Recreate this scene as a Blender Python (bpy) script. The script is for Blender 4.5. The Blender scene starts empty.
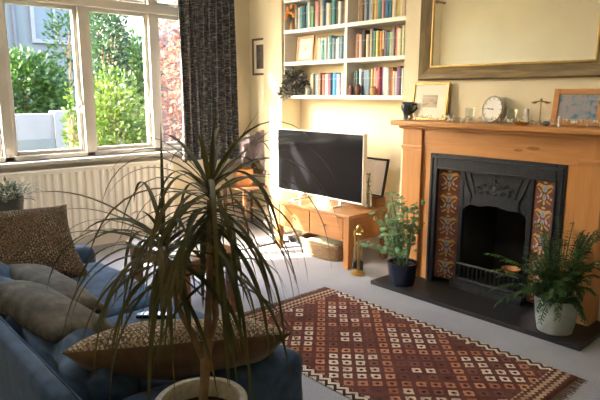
import bpy, bmesh, math, random
from mathutils import Vector, Matrix, noise
R = random.Random(11)
S = bpy.context.scene
COL = S.collection
V = Vector
PI = math.pi

# ------------------------------------------------------------------ materials
class N:
    """tiny wrapper to write node expressions"""
    def __init__(s, nt): s.nt = nt
    def new(s, t, **kw):
        n = s.nt.nodes.new(t)
        for k, v in kw.items(): setattr(n, k, v)
        return n
    def put(s, sock, v):
        if isinstance(v, bpy.types.NodeSocket): s.nt.links.new(v, sock)
        elif isinstance(v, (tuple, list)) and len(v) == 3 and sock.type == 'RGBA': sock.default_value = (*v, 1)
        else: sock.default_value = v
    def m(s, op, a, b=None, c=None):
        n = s.new('ShaderNodeMath', operation=op)
        s.put(n.inputs[0], a)
        if b is not None: s.put(n.inputs[1], b)
        if c is not None: s.put(n.inputs[2], c)
        return n.outputs[0]
    def mix(s, f, a, b):
        n = s.new('ShaderNodeMix', data_type='RGBA')
        s.put(n.inputs[0], f); s.put(n.inputs[6], a); s.put(n.inputs[7], b)
        return n.outputs[2]
    def obj(s, scale=(1, 1, 1), rot=(0, 0, 0)):
        t = s.new('ShaderNodeTexCoord'); m = s.new('ShaderNodeMapping')
        s.nt.links.new(t.outputs['Object'], m.inputs[0])
        m.inputs['Scale'].default_value = scale; m.inputs['Rotation'].default_value = rot
        return m.outputs[0]
    def noise(s, vec, sc, det=3, rough=.5, dist=0):
        n = s.new('ShaderNodeTexNoise'); s.nt.links.new(vec, n.inputs['Vector'])
        n.inputs['Scale'].default_value = sc; n.inputs['Detail'].default_value = det
        n.inputs['Roughness'].default_value = rough; n.inputs['Distortion'].default_value = dist
        return n.outputs['Fac']
    def ramp(s, f, stops):
        n = s.new('ShaderNodeValToRGB'); s.put(n.inputs[0], f)
        e = n.color_ramp.elements
        while len(e) < len(stops): e.new(0.5)
        for i, (p, c) in enumerate(stops): e[i].position = p; e[i].color = (*c, 1)
        return n.outputs[0]
    def step(s, a, b): return s.m('LESS_THAN', a, b)

def base(name, rough=.6, metal=0., spec=.5):
    mt = bpy.data.materials.new(name); mt.use_nodes = True
    b = mt.node_tree.nodes['Principled BSDF']
    b.inputs['Roughness'].default_value = rough; b.inputs['Metallic'].default_value = metal
    b.inputs['Specular IOR Level'].default_value = spec
    return mt, b, N(mt.node_tree)

def bump(n, b, h, st=.3, d=.002):
    k = n.new('ShaderNodeBump'); k.inputs['Strength'].default_value = st; k.inputs['Distance'].default_value = d
    n.nt.links.new(h, k.inputs['Height']); n.nt.links.new(k.outputs[0], b.inputs['Normal'])

def plain(name, c, rough=.6, metal=0., var=.12, sc=8, bmp=0, spec=.5):
    mt, b, n = base(name, rough, metal, spec)
    f = n.noise(n.obj(), sc, 4)
    lo = tuple(max(0, x * (1 - var)) for x in c); hi = tuple(min(1, x * (1 + var)) for x in c)
    n.put(b.inputs['Base Color'], n.ramp(f, [(.3, lo), (.7, hi)]))
    if bmp: bump(n, b, f, bmp)
    return mt

def wood(name, c1, c2, axis=0, rough=.4, sc=1.0, knots=False):
    mt, b, n = base(name, rough)
    s = [14 * sc] * 3; s[axis] = 1.2 * sc
    f = n.noise(n.obj(tuple(s)), 1.6, 6, .6, .8)
    g = n.noise(n.obj(tuple(x * 4 for x in s)), 2, 3)
    f = n.m('ADD', n.m('MULTIPLY', f, .75), n.m('MULTIPLY', g, .25))
    col = n.ramp(f, [(.3, c2), (.5, tuple((x + y) / 2 for x, y in zip(c1, c2))), (.68, c1)])
    if knots:
        v = n.new('ShaderNodeTexVoronoi'); n.nt.links.new(n.obj(tuple((1.7 if i == axis else 6) for i in range(3))), v.inputs['Vector'])
        v.inputs['Scale'].default_value = 1.3
        col = n.mix(n.m('MULTIPLY', n.step(v.outputs['Distance'], .11), .6), col, tuple(x * .35 for x in c2))
    n.put(b.inputs['Base Color'], col)
    bump(n, b, f, .08)
    return mt

def fabric(name, stops, scale=(60, 60, 60), rough=.9, bmp=.25, det=3, sheen=.2):
    mt, b, n = base(name, rough, 0, .2)
    f = n.noise(n.obj(scale), 1, det, .6)
    n.put(b.inputs['Base Color'], n.ramp(f, stops))
    b.inputs['Sheen Weight'].default_value = sheen
    bump(n, b, n.noise(n.obj((350, 350, 350)), 1, 2), bmp, .001)
    return mt

def leafmat(name, stops, rough=.45, transl=.35, sc=9):
    mt, b, n = base(name, rough)
    c = n.ramp(n.noise(n.obj(), sc, 3), stops)
    n.put(b.inputs['Base Color'], c)
    t = n.new('ShaderNodeBsdfTranslucent'); n.put(t.inputs[0], c)
    mx = n.new('ShaderNodeMixShader'); mx.inputs[0].default_value = transl
    out = mt.node_tree.nodes['Material Output']
    n.nt.links.new(b.outputs[0], mx.inputs[1]); n.nt.links.new(t.outputs[0], mx.inputs[2])
    n.nt.links.new(mx.outputs[0], out.inputs[0])
    return mt

def glass(name, c=(1, 1, 1), rough=0., thin=True, refl=.035):
    mt, b, n = base(name, rough)
    out = mt.node_tree.nodes['Material Output']
    if thin:                                   # thin pane: mostly straight-through with a fresnel reflection
        t = n.new('ShaderNodeBsdfTransparent'); n.put(t.inputs[0], c)
        g = n.new('ShaderNodeBsdfGlossy'); g.inputs['Roughness'].default_value = rough
        mx = n.new('ShaderNodeMixShader'); mx.inputs[0].default_value = refl
        n.nt.links.new(t.outputs[0], mx.inputs[1]); n.nt.links.new(g.outputs[0], mx.inputs[2])
        n.nt.links.new(mx.outputs[0], out.inputs[0])
    else:
        n.put(b.inputs['Base Color'], c); b.inputs['Transmission Weight'].default_value = 1
    return mt

M = {}
M['wall'] = plain('wall_paint', (.78, .70, .51), .75, var=.03, sc=3, bmp=.05)
M['white'] = plain('white_gloss_paint', (.84, .82, .77), .35, var=.03)
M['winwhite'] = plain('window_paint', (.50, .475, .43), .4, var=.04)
M['ceil'] = plain('ceiling_paint', (.85, .82, .72), .8, var=.02)
M['rad'] = plain('radiator_enamel', (.88, .84, .75), .35, var=.02)
M['pine'] = wood('honey_pine', (.60, .29, .10), (.46, .195, .055), 0, .35, knots=True)
M['pinev'] = wood('honey_pine_upright', (.60, .29, .10), (.46, .195, .055), 2, .35)
M['oak'] = wood('light_oak', (.48, .225, .075), (.34, .145, .045), 0, .3)
M['oakv'] = wood('light_oak_upright', (.48, .225, .075), (.34, .145, .045), 2, .35)
M['tablewood'] = wood('brown_table_wood', (.33, .165, .07), (.19, .085, .035), 1, .22)
M['darkwood'] = wood('dark_wood', (.16, .08, .04), (.07, .035, .02), 2, .4)
M['gilt'] = wood('worn_gilt', (.30, .21, .085), (.065, .048, .028), 0, .5, 1.6)
M['giltv'] = wood('worn_gilt_upright', (.30, .21, .085), (.065, .048, .028), 2, .5, 1.6)
M['gold'] = plain('gold_moulding', (.50, .34, .12), .4, .5, .15, 20)
M['brass'] = plain('brass', (.55, .38, .13), .28, 1, .12, 14)
M['chrome'] = plain('brushed_steel', (.70, .69, .66), .25, 1, .05)
M['iron'] = plain('cast_iron', (.022, .025, .032), .38, .3, .3, 30, .15)
M['soot'] = plain('sooty_firebrick', (.012, .011, .010), .9, 0, .4, 12, .4)
M['slate'] = plain('black_slate', (.018, .018, .020), .45, 0, .35, 6, .15)
M['black'] = plain('black_plastic', (.012, .012, .013), .3, 0, .1)
M['tvwhite'] = plain('silver_white_plastic', (.72, .70, .70), .3, .1, .03)
M['screen'] = plain('dark_screen', (.008, .008, .010), .10, 0, .1, spec=.28)
M['mirror'] = plain('mirror_silver', (.93, .93, .90), .02, 1, .01)
M['glass'] = glass('window_glass')
M['clear'] = glass('clear_glass', (.93, .95, .93), refl=.16)
M['cream'] = plain('cream_ceramic', (.60, .57, .49), .35, 0, .2, 60)
M['soil'] = plain('potting_soil', (.045, .028, .018), .95, 0, .4, 60, .6)
M['bluepot'] = plain('navy_glaze', (.010, .014, .035), .12, 0, .3, 10)
M['greypot'] = plain('grey_green_glaze', (.33, .38, .36), .4, 0, .2, 14)
M['greenpot'] = plain('dark_green_grey_pot', (.07, .085, .075), .5, 0, .2, 14)
M['greendish'] = plain('green_plastic', (.05, .33, .20), .3, 0, .2, 9)
M['paper'] = plain('paper', (.80, .78, .73), .6, 0, .04, 20)
M['pages'] = plain('book_pages', (.74, .66, .50), .8, 0, .06, 60)
M['mat'] = plain('picture_mount', (.80, .75, .64), .7, 0, .03)
M['wicker'] = wood('wicker', (.36, .23, .12), (.15, .09, .045), 0, .7, 6)
M['mauve'] = fabric('mauve_throw', [(.3, (.23, .18, .21)), (.7, (.38, .31, .34))], (14, 14, 14))
M['denim'] = fabric('blue_denim', [(.3, (.015, .038, .09)), (.7, (.045, .100, .21))], (18, 18, 18), .75, .2, 4, .15)
M['velvet'] = fabric('olive_grey_velvet', [(.3, (.030, .028, .023)), (.58, (.085, .078, .060)), (.75, (.16, .14, .11))], (16, 16, 16), .8, .2, 4, .1)
M['cushback'] = fabric('brown_cushion_back', [(.3, (.09, .055, .032)), (.7, (.15, .095, .06))], (20, 20, 20))
M['bark'] = plain('pale_bark', (.22, .14, .075), .8, 0, .3, 25, .5)
M['drac'] = leafmat('dracaena_leaf', [(.3, (.030, .044, .012)), (.52, (.085, .085, .022)), (.72, (.20, .14, .05))], .58, .30, 5)
M['geran'] = leafmat('pale_green_leaf', [(.3, (.09, .20, .08)), (.7, (.26, .42, .22))], .5, .3, 12)
M['fern'] = leafmat('feathery_leaf', [(.3, (.02, .065, .016)), (.7, (.075, .155, .045))], .5, .3, 12)
M['varieg'] = leafmat('variegated_leaf', [(.40, (.03, .05, .02)), (.52, (.12, .14, .06)), (.66, (.42, .38, .24))], .5, .3, 45)
M['succ'] = leafmat('grey_purple_leaf', [(.3, (.05, .055, .045)), (.55, (.15, .15, .13)), (.75, (.33, .30, .33))], .5, .15, 20)
M['hedge'] = leafmat('hedge_leaf', [(.3, (.012, .045, .008)), (.7, (.06, .13, .02))], .5, .35, 2.5)
M['lime'] = leafmat('lime_leaf', [(.3, (.025, .07, .008)), (.7, (.095, .14, .02))], .5, .4, 3)
M['darktree'] = leafmat('dark_tree_leaf', [(.3, (.014, .04, .016)), (.7, (.045, .09, .04))], .5, .35, 2)
M['redtree'] = leafmat('copper_leaf', [(.3, (.22, .08, .05)), (.6, (.36, .19, .14)), (.75, (.20, .20, .08))], .5, .4, 3)
M['orange'] = plain('orange_petal', (.75, .26, .04), .6, 0, .25, 30)
M['render'] = plain('pale_render', (.19, .18, .19), .9, 0, .05, 2)
M['greyrender'] = plain('grey_render', (.13, .135, .135), .9, 0, .08, 2)
M['road'] = plain('asphalt', (.08, .08, .09), .9, 0, .12, 9)
M['lawn'] = plain('grass_green', (.04, .08, .02), .9, 0, .3, 8)
M['rooft'] = plain('slate_roof', (.09, .085, .095), .8, 0, .15, 4)
M['brickred'] = plain('brick_red', (.15, .07, .05), .9, 0, .2, 6)
M['darkglass'] = plain('dark_window_glass', (.05, .07, .10), .25, 0, .1)

def mat_carpet():
    mt, b, n = base('grey_carpet', .95, 0, .1)
    f = n.noise(n.obj(), 160, 2); g = n.noise(n.obj(), 3, 3)
    h = n.m('ADD', n.m('MULTIPLY', f, .7), n.m('MULTIPLY', g, .3))
    n.put(b.inputs['Base Color'], n.ramp(h, [(.3, (.27, .28, .32)), (.7, (.46, .475, .53))]))
    bump(n, b, f, .6, .004)
    return mt
M['carpet'] = mat_carpet()

def mat_curtain():
    mt, b, n = base('charcoal_curtain', .9, 0, .2)
    a = n.noise(n.obj((14, 14, 95)), 1, 4, .7)
    c = n.noise(n.obj((90, 90, 14)), 1, 2, .6)
    f = n.m('ADD', n.m('MULTIPLY', a, .7), n.m('MULTIPLY', c, .3))
    n.put(b.inputs['Base Color'], n.ramp(f, [(.40, (.040, .040, .045)), (.52, (.125, .122, .125)), (.64, (.46, .44, .41))]))
    bump(n, b, a, .3, .002)
    return mt
M['curtain'] = mat_curtain()

def mat_tweed(name, dark, mid, light, sc=1.0):
    mt, b, n = base(name, .95, 0, .15)
    v = n.obj((sc, sc, sc))
    br = n.new('ShaderNodeTexBrick'); n.nt.links.new(v, br.inputs['Vector'])
    br.inputs['Scale'].default_value = 46; br.inputs['Mortar Size'].default_value = .09
    br.inputs['Brick Width'].default_value = .7; br.inputs['Row Height'].default_value = .6
    br.inputs['Color1'].default_value = (*light, 1); br.inputs['Color2'].default_value = (*mid, 1); br.inputs['Mortar'].default_value = (*dark, 1)
    br.inputs['Bias'].default_value = -.1
    f = n.noise(v, 11, 4, .7)
    k = n.noise(v, 130, 2)
    c = n.mix(n.ramp(f, [(.42, (0, 0, 0)), (.56, (1, 1, 1))]), br.outputs[0], mid)
    c = n.mix(n.ramp(k, [(.48, (0, 0, 0)), (.58, (1, 1, 1))]), c, dark)
    n.put(b.inputs['Base Color'], c); bump(n, b, k, .5, .003)
    return mt
M['tweed'] = mat_tweed('tweed_check', (.04, .033, .03), (.15, .105, .07), (.36, .29, .22))
M['tweedlit'] = mat_tweed('pale_tweed_check', (.12, .10, .08), (.40, .31, .22), (.74, .66, .54))  # lit copy of the tweed: light on the cushion top put into colour

RUG = (-2.74, -0.97, 1.78, 2.775)      # x0,x1,y0,y1
def mat_rug():
    mt, b, n = base('kilim_weave', .95, 0, .1)
    sep = n.new('ShaderNodeSeparateXYZ'); n.nt.links.new(n.obj(), sep.inputs[0])
    x, y = sep.outputs[0], sep.outputs[1]          # object origin = rug centre
    hx, hy = (RUG[1] - RUG[0]) / 2, (RUG[3] - RUG[2]) / 2
    p = .100
    a = n.m('DIVIDE', n.m('ADD', x, y), p); c = n.m('DIVIDE', n.m('SUBTRACT', x, y), p)
    ia, ic = n.m('FLOOR', a), n.m('FLOOR', c)
    fa = n.m('ABSOLUTE', n.m('SUBTRACT', n.m('FRACT', a), .5)); fc = n.m('ABSOLUTE', n.m('SUBTRACT', n.m('FRACT', c), .5))
    mx = n.m('MAXIMUM', fa, fc)
    # stepped outline of each small motif
    sx = n.m('ABSOLUTE', n.m('SUBTRACT', n.m('FRACT', n.m('MULTIPLY', n.m('ADD', a, c), .5)), .5))
    wob = n.m('MULTIPLY', n.m('SUBTRACT', n.noise(n.obj(), 55, 2), .5), .22); mx = n.m('ADD', mx, wob)
    motif = n.step(mx, .33); hole = n.step(n.m('ADD', n.m('ADD', fa, fc), wob), .19)
    ma = n.m('FLOORED_MODULO', ia, 5.); mc = n.m('FLOORED_MODULO', ic, 5.)
    ring = n.m('MAXIMUM', n.step(ma, .5), n.step(mc, .5))
    ba = n.m('FLOORED_MODULO', n.m('FLOOR', n.m('DIVIDE', ia, 5.)), 2.); bc = n.m('FLOORED_MODULO', n.m('FLOOR', n.m('DIVIDE', ic, 5.)), 2.)
    par = n.m('ABSOLUTE', n.m('SUBTRACT', ba, bc))
    wn = n.new('ShaderNodeTexWhiteNoise', noise_dimensions='2D'); cv = n.new('ShaderNodeCombineXYZ')
    n.put(cv.inputs[0], ia); n.put(cv.inputs[1], ic); n.nt.links.new(cv.outputs[0], wn.inputs['Vector'])
    rnd = wn.outputs['Value']
    dull = n.mix(rnd, (.09, .036, .032), (.23, .10, .078))
    core = n.m('MULTIPLY', n.m('MULTIPLY', n.step(ma, 3.5), n.m('GREATER_THAN', ma, 1.5)), n.m('MULTIPLY', n.step(mc, 3.5), n.m('GREATER_THAN', mc, 1.5)))
    pick = n.m('MAXIMUM', n.m('MULTIPLY', par, n.step(rnd, .72)), n.m('MULTIPLY', core, n.step(rnd, .85)))
    inner = n.mix(pick, dull, (.74, .64, .52))
    mcol = n.mix(ring, inner, n.mix(rnd, (.40, .15, .08), (.60, .30, .17)))
    wv = n.noise(n.obj((40, 250, 1)), 1, 3)
    ground = n.mix(wv, (.065, .024, .022), (.165, .062, .052))
    col = n.mix(motif, ground, mcol)
    col = n.mix(n.m('MULTIPLY', hole, motif), col, (.035, .018, .018))
    # chevron border along the long edges
    dy = n.m('SUBTRACT', hy, n.m('ABSOLUTE', y)); dx = n.m('SUBTRACT', hx, n.m('ABSOLUTE', x))
    zz = n.m('PINGPONG', n.m('MULTIPLY', x, 1.), .03)
    chev = n.m('FRACT', n.m('DIVIDE', n.m('ADD', dy, zz), .044))
    bc1 = n.mix(n.step(chev, .52), (.025, .02, .02), (.72, .64, .52))
    col = n.mix(n.step(dy, .062), col, bc1)
    zz2 = n.m('PINGPONG', y, .016)
    ch2 = n.m('FRACT', n.m('DIVIDE', n.m('ADD', dx, zz2), .042))
    bc2 = n.mix(n.step(ch2, .5), (.10, .04, .035), (.50, .38, .26))
    band2 = n.m('MULTIPLY', n.step(dx, .125), n.m('GREATER_THAN', dx, .03))
    col = n.mix(band2, col, bc2)
    col = n.mix(n.step(dx, .03), col, (.09, .035, .03))
    wear = n.noise(n.obj((1, 1, 1)), 7, 5, .7)
    col = n.mix(n.ramp(wear, [(.42, (0, 0, 0)), (.75, (.5, .5, .5))]), col, (.26, .11, .085))
    col = n.mix(n.ramp(n.noise(n.obj((1.3, 1, 1)), 12, 4, .7), [(.50, (0, 0, 0)), (.75, (.6, .6, .6))]), col, (.10, .04, .035))
    n.put(b.inputs['Base Color'], col)
    bump(n, b, wv, .4, .002)
    return mt
M['rug'] = mat_rug()

# ------------------------------------------------------------------ mesh building
class MB:
    def __init__(s): s.bm = bmesh.new(); s.mi = 0
    def quadlist(s, vs, fs):
        b = [s.bm.verts.new(v) for v in vs]
        for f in fs:
            try:
                q = s.bm.faces.new([b[i] for i in f]); q.material_index = s.mi
            except ValueError: pass
        return b
    def box(s, x0, x1, y0, y1, z0, z1, bev=0, seg=2, M4=None):
        t = bmesh.new()
        bmesh.ops.create_cube(t, size=1, matrix=Matrix.Translation(((x0+x1)/2, (y0+y1)/2, (z0+z1)/2)) @ Matrix.Diagonal((x1-x0, y1-y0, z1-z0, 1)))
        if bev: bmesh.ops.bevel(t, geom=t.edges[:], offset=bev, segments=seg, affect='EDGES', profile=.5)
        return s.merge(t, M4)
    def merge(s, t, M4=None):
        if M4 is not None: bmesh.ops.transform(t, matrix=M4, verts=t.verts)
        for f in t.faces: f.material_index = s.mi
        me = bpy.data.meshes.new('t'); t.to_mesh(me); t.free(); s.bm.from_mesh(me); bpy.data.meshes.remove(me)
        return s
    def lathe(s, prof, c=(0, 0, 0), seg=28, M4=None):
        t = bmesh.new(); rings = []
        for r, z in prof:
            if r < 1e-5: rings.append([t.verts.new((0, 0, z))])
            else: rings.append([t.verts.new((r*math.cos(2*PI*i/seg), r*math.sin(2*PI*i/seg), z)) for i in range(seg)])
        for a, b in zip(rings, rings[1:]):
            for i in range(seg):
                j = (i+1) % seg
                if len(a) == 1 and len(b) == 1: continue
                if len(a) == 1: t.faces.new((a[0], b[j], b[i]))
                elif len(b) == 1: t.faces.new((a[i], a[j], b[0]))
                else: t.faces.new((a[i], a[j], b[j], b[i]))
        bmesh.ops.recalc_face_normals(t, faces=t.faces)
        return s.merge(t, (Matrix.Translation(c) @ M4) if M4 is not None else Matrix.Translation(c))
    def tube(s, pts, rad, seg=8, cap=True):
        pts = [V(p) for p in pts]
        if not isinstance(rad, (list, tuple)): rad = [rad]*len(pts)
        t = bmesh.new(); rings = []; up = V((0, 0, 1))
        for i, p in enumerate(pts):
            d = (pts[min(i+1, len(pts)-1)] - pts[max(i-1, 0)]).normalized()
            a = d.cross(up)
            if a.length < .05: a = d.cross(V((1, 0, 0)))
            a.normalize(); b = d.cross(a)
            rings.append([t.verts.new(p + (a*math.cos(2*PI*k/seg) + b*math.sin(2*PI*k/seg))*rad[i]) for k in range(seg)])
        for a, b in zip(rings, rings[1:]):
            for i in range(seg): t.faces.new((a[i], a[(i+1) % seg], b[(i+1) % seg], b[i]))
        if cap: t.faces.new(rings[0][::-1]); t.faces.new(rings[-1])
        bmesh.ops.recalc_face_normals(t, faces=t.faces)
        return s.merge(t)
    def prism(s, poly, d0, d1, axis=1, bev=0, M4=None):
        """poly of 2-D points; axis 1: poly is (x,z) extruded in y; 0: (y,z) in x; 2: (x,y) in z"""
        def P(u, w, d): return {0: (d, u, w), 1: (u, d, w), 2: (u, w, d)}[axis]
        t = bmesh.new()
        a = [t.verts.new(P(u, w, d0)) for u, w in poly]; b = [t.verts.new(P(u, w, d1)) for u, w in poly]
        t.faces.new(a); t.faces.new(b)
        n = len(poly)
        for i in range(n): t.faces.new((a[i], a[(i+1) % n], b[(i+1) % n], b[i]))
        bmesh.ops.recalc_face_normals(t, faces=t.faces)
        if bev: bmesh.ops.bevel(t, geom=t.edges[:], offset=bev, segments=2, affect='EDGES')
        return s.merge(t, M4)
    def sphere(s, c, r, sub=2, sc=(1, 1, 1)):
        t = bmesh.new(); bmesh.ops.create_icosphere(t, subdivisions=sub, radius=r)
        return s.merge(t, Matrix.Translation(c) @ Matrix.Diagonal((*sc, 1)))
    def grid(s, fn, nu, nv, closed_u=False):
        g = [[s.bm.verts.new(fn(i/nu, j/nv)) for j in range(nv+1)] for i in range(nu+1)]
        for i in range(nu):
            for j in range(nv):
                f = s.bm.faces.new((g[i][j], g[i+1][j], g[i+1][j+1], g[i][j+1])); f.material_index = s.mi
        return s
    def build(s, name, mats, parent=None, origin=None, smooth=True, angle=27):
        me = bpy.data.meshes.new(name)
        o = bpy.data.objects.new(name, me); COL.objects.link(o)
        off = V((0, 0, 0))
        if parent is not None:
            p = parent
            while p is not None: off = off + p.location; p = p.parent
            o.parent = parent
        elif origin is not None: off = V(origin); o.location = off
        if off.length: bmesh.ops.translate(s.bm, vec=-off, verts=s.bm.verts)
        s.bm.to_mesh(me); s.bm.free()
        for m in (mats if isinstance(mats, (list, tuple)) else [mats]): me.materials.append(M[m] if isinstance(m, str) else m)
        if smooth:
            for p in me.polygons: p.use_smooth = True
            try: me.set_sharp_from_angle(angle=math.radians(max(angle, 40)))
            except Exception: pass
            if angle < 90:
                wn = o.modifiers.new('normals', 'WEIGHTED_NORMAL'); wn.keep_sharp = True; wn.weight = 80
        return o

def tag(o, label, cat, group=None, kind=None):
    o['label'] = label; o['category'] = cat
    if group: o['group'] = group
    if kind: o['kind'] = kind
    return o
def thing(name, loc, label, cat, group=None):
    o = bpy.data.objects.new(name, None); COL.objects.link(o); o.location = loc; o.empty_display_size = .05
    return tag(o, label, cat, group)
def struct(o): o['kind'] = 'structure'; return o

# ------------------------------------------------------------------ the room
XW, YB, YC = -5.05, 3.85, 3.55           # window wall, alcove back wall, chimney breast face
XR, YF, ZC = 1.3, -0.4, 2.95
WY0, WY1, WZ0, WZ1 = 0.02, 3.32, 0.835, 2.62    # window opening
struct(MB().box(XW-.25, XR, YF, YB+.1, -.12, 0).build('floor', 'carpet'))
struct(MB().box(XW-.25, XR+.1, YF-.1, YB+.1, ZC, ZC+.1).build('ceiling', 'ceil'))
w = MB()
w.box(XW-.25, XW, YF, WY0, 0, ZC); w.box(XW-.25, XW, WY1, YB, 0, ZC)
w.box(XW-.25, XW, WY0, WY1, 0, WZ0); w.box(XW-.25, XW, WY0, WY1, WZ1, ZC)
struct(w.build('wall_left', 'wall', smooth=False))
struct(MB().box(XW-.25, -2.714, YB, YB+.1, 0, ZC).build('wall_back', 'wall', smooth=False))
w = MB()                                   # chimney breast with a fire opening
w.box(-2.714, -2.10, YC, YB+.1, 0, ZC); w.box(-1.62, XR, YC, YB+.1, 0, ZC); w.box(-2.10, -1.62, YC, YB+.1, .75, ZC)
struct(w.build('wall_chimney', 'wall', smooth=False))
struct(MB().box(-4.50, -4.215, 3.60, YB, 0, ZC, .006).build('wall_pier', 'wall', smooth=False))
struct(MB().box(XR, XR+.1, YF, YB+.1, 0, ZC).build('wall_right', 'wall'))
struct(MB().box(XW-.25, XR, YF-.1, YF, 0, ZC).build('wall_front', 'wall'))
sk = [(0, 0), (.018, 0), (.018, .11), (.012, .135), (.005, .14), (0, .14)]
struct(MB().prism([(XW+a, z) for a, z in sk], YF, YB, 1).build('baseboard_left', 'white'))
b = MB(); b.box(XW, -4.50, YB-.018, YB, 0, .14, .004); b.box(-4.215, -2.714, YB-.018, YB, 0, .14, .004)
struct(b.build('baseboard_back', 'white'))
struct(MB().box(-1.14, XR, YC-.018, YC, 0, .14, .004).build('baseboard_right', 'white'))
struct(MB().box(-4.502, -4.213, 3.582, 3.60, 0, .14, .004).build('baseboard_pier', 'white'))

# window
def window():
    fr = MB(); X0, X1 = XW-.12, XW-.02
    # outer frame and mullions
    muls = [(WY0, .08), (.64, .085), (1.30, .085), (1.990, .085), (2.665, .09), (WY1-.08, .08)]
    for y, wd in muls: fr.box(X0, X1, y, y+wd, WZ0, WZ1, .008)
    fr.box(X0, X1, WY0, WY1, WZ0, WZ0+.045, .006); fr.box(X0, X1, WY0, WY1, WZ1-.06, WZ1, .006)
    fr.box(X0, X1+.015, WY0, WY1, 2.155, 2.235, .01)
    root = fr.build('window_1', 'winwhite'); struct(root)
    for (a, wa), (c, wc) in zip(muls, muls[1:]):
        y0, y1 = a+wa, c
        for z0, z1 in ((WZ0+.045, 2.155), (2.235, WZ1-.06)):
            t = .035
            s = MB(); xa, xb = XW-.10, XW-.055
            s.box(xa, xb, y0, y0+t, z0, z1, .006); s.box(xa, xb, y1-t, y1, z0, z1, .006)
            s.box(xa, xb, y0+t, y1-t, z0, z0+t, .006); s.box(xa, xb, y0+t, y1-t, z1-t, z1, .006)
            k = s.build('casement', 'winwhite', root)
            MB().box(XW-.082, XW-.078, y0+t, y1-t, z0+t, z1-t).build('pane', 'glass', k)
        if y0 > 1.0:
            h = MB(); hz = 1.33; h.box(XW-.055, XW-.035, y1-.03, y1-.012, hz-.03, hz+.03, .004)
            h.tube([(XW-.035, y1-.02, hz), (XW-.015, y1-.02, hz), (XW-.01, y1-.02, hz-.06), (XW-.012, y1-.02, hz-.10)], .006)
            h.build('window_handle', 'winwhite', root)
    sl = MB(); sl.box(XW-.2, XW+.085, WY0-.06, WY1+.06, WZ0-.035, WZ0, .01); sl.box(XW, XW+.02, WY0-.04, WY1+.04, WZ0-.075, WZ0-.035, .004)
    sl.build('window_sill', 'winwhite', root)
window()

# radiator under the window
def radiator():
    y0, y1, z0, z1, xf = 1.04, 2.785, .125, .745, -4.93
    r = thing('radiator', (-4.97, (y0+y1)/2, z0), 'long cream ribbed panel radiator under the window', 'radiator')
    def fn(u, v):
        k = u*25; f = k % 1
        d = .018 if .3 < f < .7 else (0 if (f < .2 or f > .8) else .009)
        return V((xf + d, y0 + .02 + (y1-y0-.04)*u, z0 + .02 + (z1-z0-.04)*v))
    p = MB()
    n = 25*10
    p.grid(fn, n, 1); p.box(-4.955, xf+.0015, y0, y1, z0, z1, .006)
    p.build('front_panel', 'rad', r, angle=80)
    t = MB(); t.box(-5.02, xf+.012, y0-.004, y1+.004, z1-.002, z1+.016, .005)
    t.build('top_cover', 'rad', r)
    q = MB(); q.box(-5.02, -4.955, y0+.02, y1-.02, z0+.03, z1-.02, .004); q.build('back_panel', 'rad', r)
    q = MB(); q.tube([(-4.98, y1+.01, z0+.05), (-4.98, y1+.05, z0+.05), (-4.98, y1+.05, 0)], .009); q.lathe([(0, 0), (.018, 0), (.02, .03), (.018, .06), (0, .065)], (-4.98, y1+.05, z0+.05), 14)
    q.build('valve', 'white', r)
    return r
radiator()

# curtain and its pole
def curtain():
    r = thing('curtain', (-4.86, 3.16, .72), 'charcoal woven curtain hanging in folds at the right of the window', 'curtain')
    y0, y1, zb, zt = 2.85, 3.52, .735, 2.66
    def fn(u, v):
        a = u*2*PI*8.5
        amp = .028 + .018*(1-v)
        x = -4.865 + amp*math.sin(a + .5*math.sin(v*3+u*5)) + .012*math.sin(a*2.1+1)
        yy = y0 + (y1-y0)*(u + .012*math.sin(a*.5+v*4)) + .02*(1-v)*math.sin(u*9)
        return V((x, yy, zb + (zt-zb)*v + .012*math.sin(u*6)*(1-v)))
    c = MB(); c.grid(fn, 190, 24)
    o = c.build('curtain_fabric', 'curtain', r, angle=180)
    sm = o.modifiers.new('thick', 'SOLIDIFY'); sm.thickness = .006
    p = thing('curtain_pole', (-4.865, 1.5, 2.70), 'dark curtain pole above the window', 'curtain pole')
    q = MB(); q.tube([(-4.865, -.2, 2.70), (-4.865, 3.62, 2.70)], .014, 12); q.sphere((-4.865, 3.64, 2.70), .028)
    q.build('pole', 'darkwood', p)
    for yy in (-.1, 1.6, 3.58):
        q = MB(); q.tube([(XW, yy, 2.70), (-4.865, yy, 2.70)], .009); q.build('bracket', 'darkwood', p)
    for k in range(9):
        t = bmesh.new(); q = MB(); yy = y0 + .03 + k*(y1-y0-.06)/8
        q.tube([(-4.865+.03*math.cos(a*PI/6), yy, 2.692+.026*math.sin(a*PI/6)) for a in range(13)], .0035, 6); q.build('ring', 'darkwood', r)
curtain()

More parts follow.
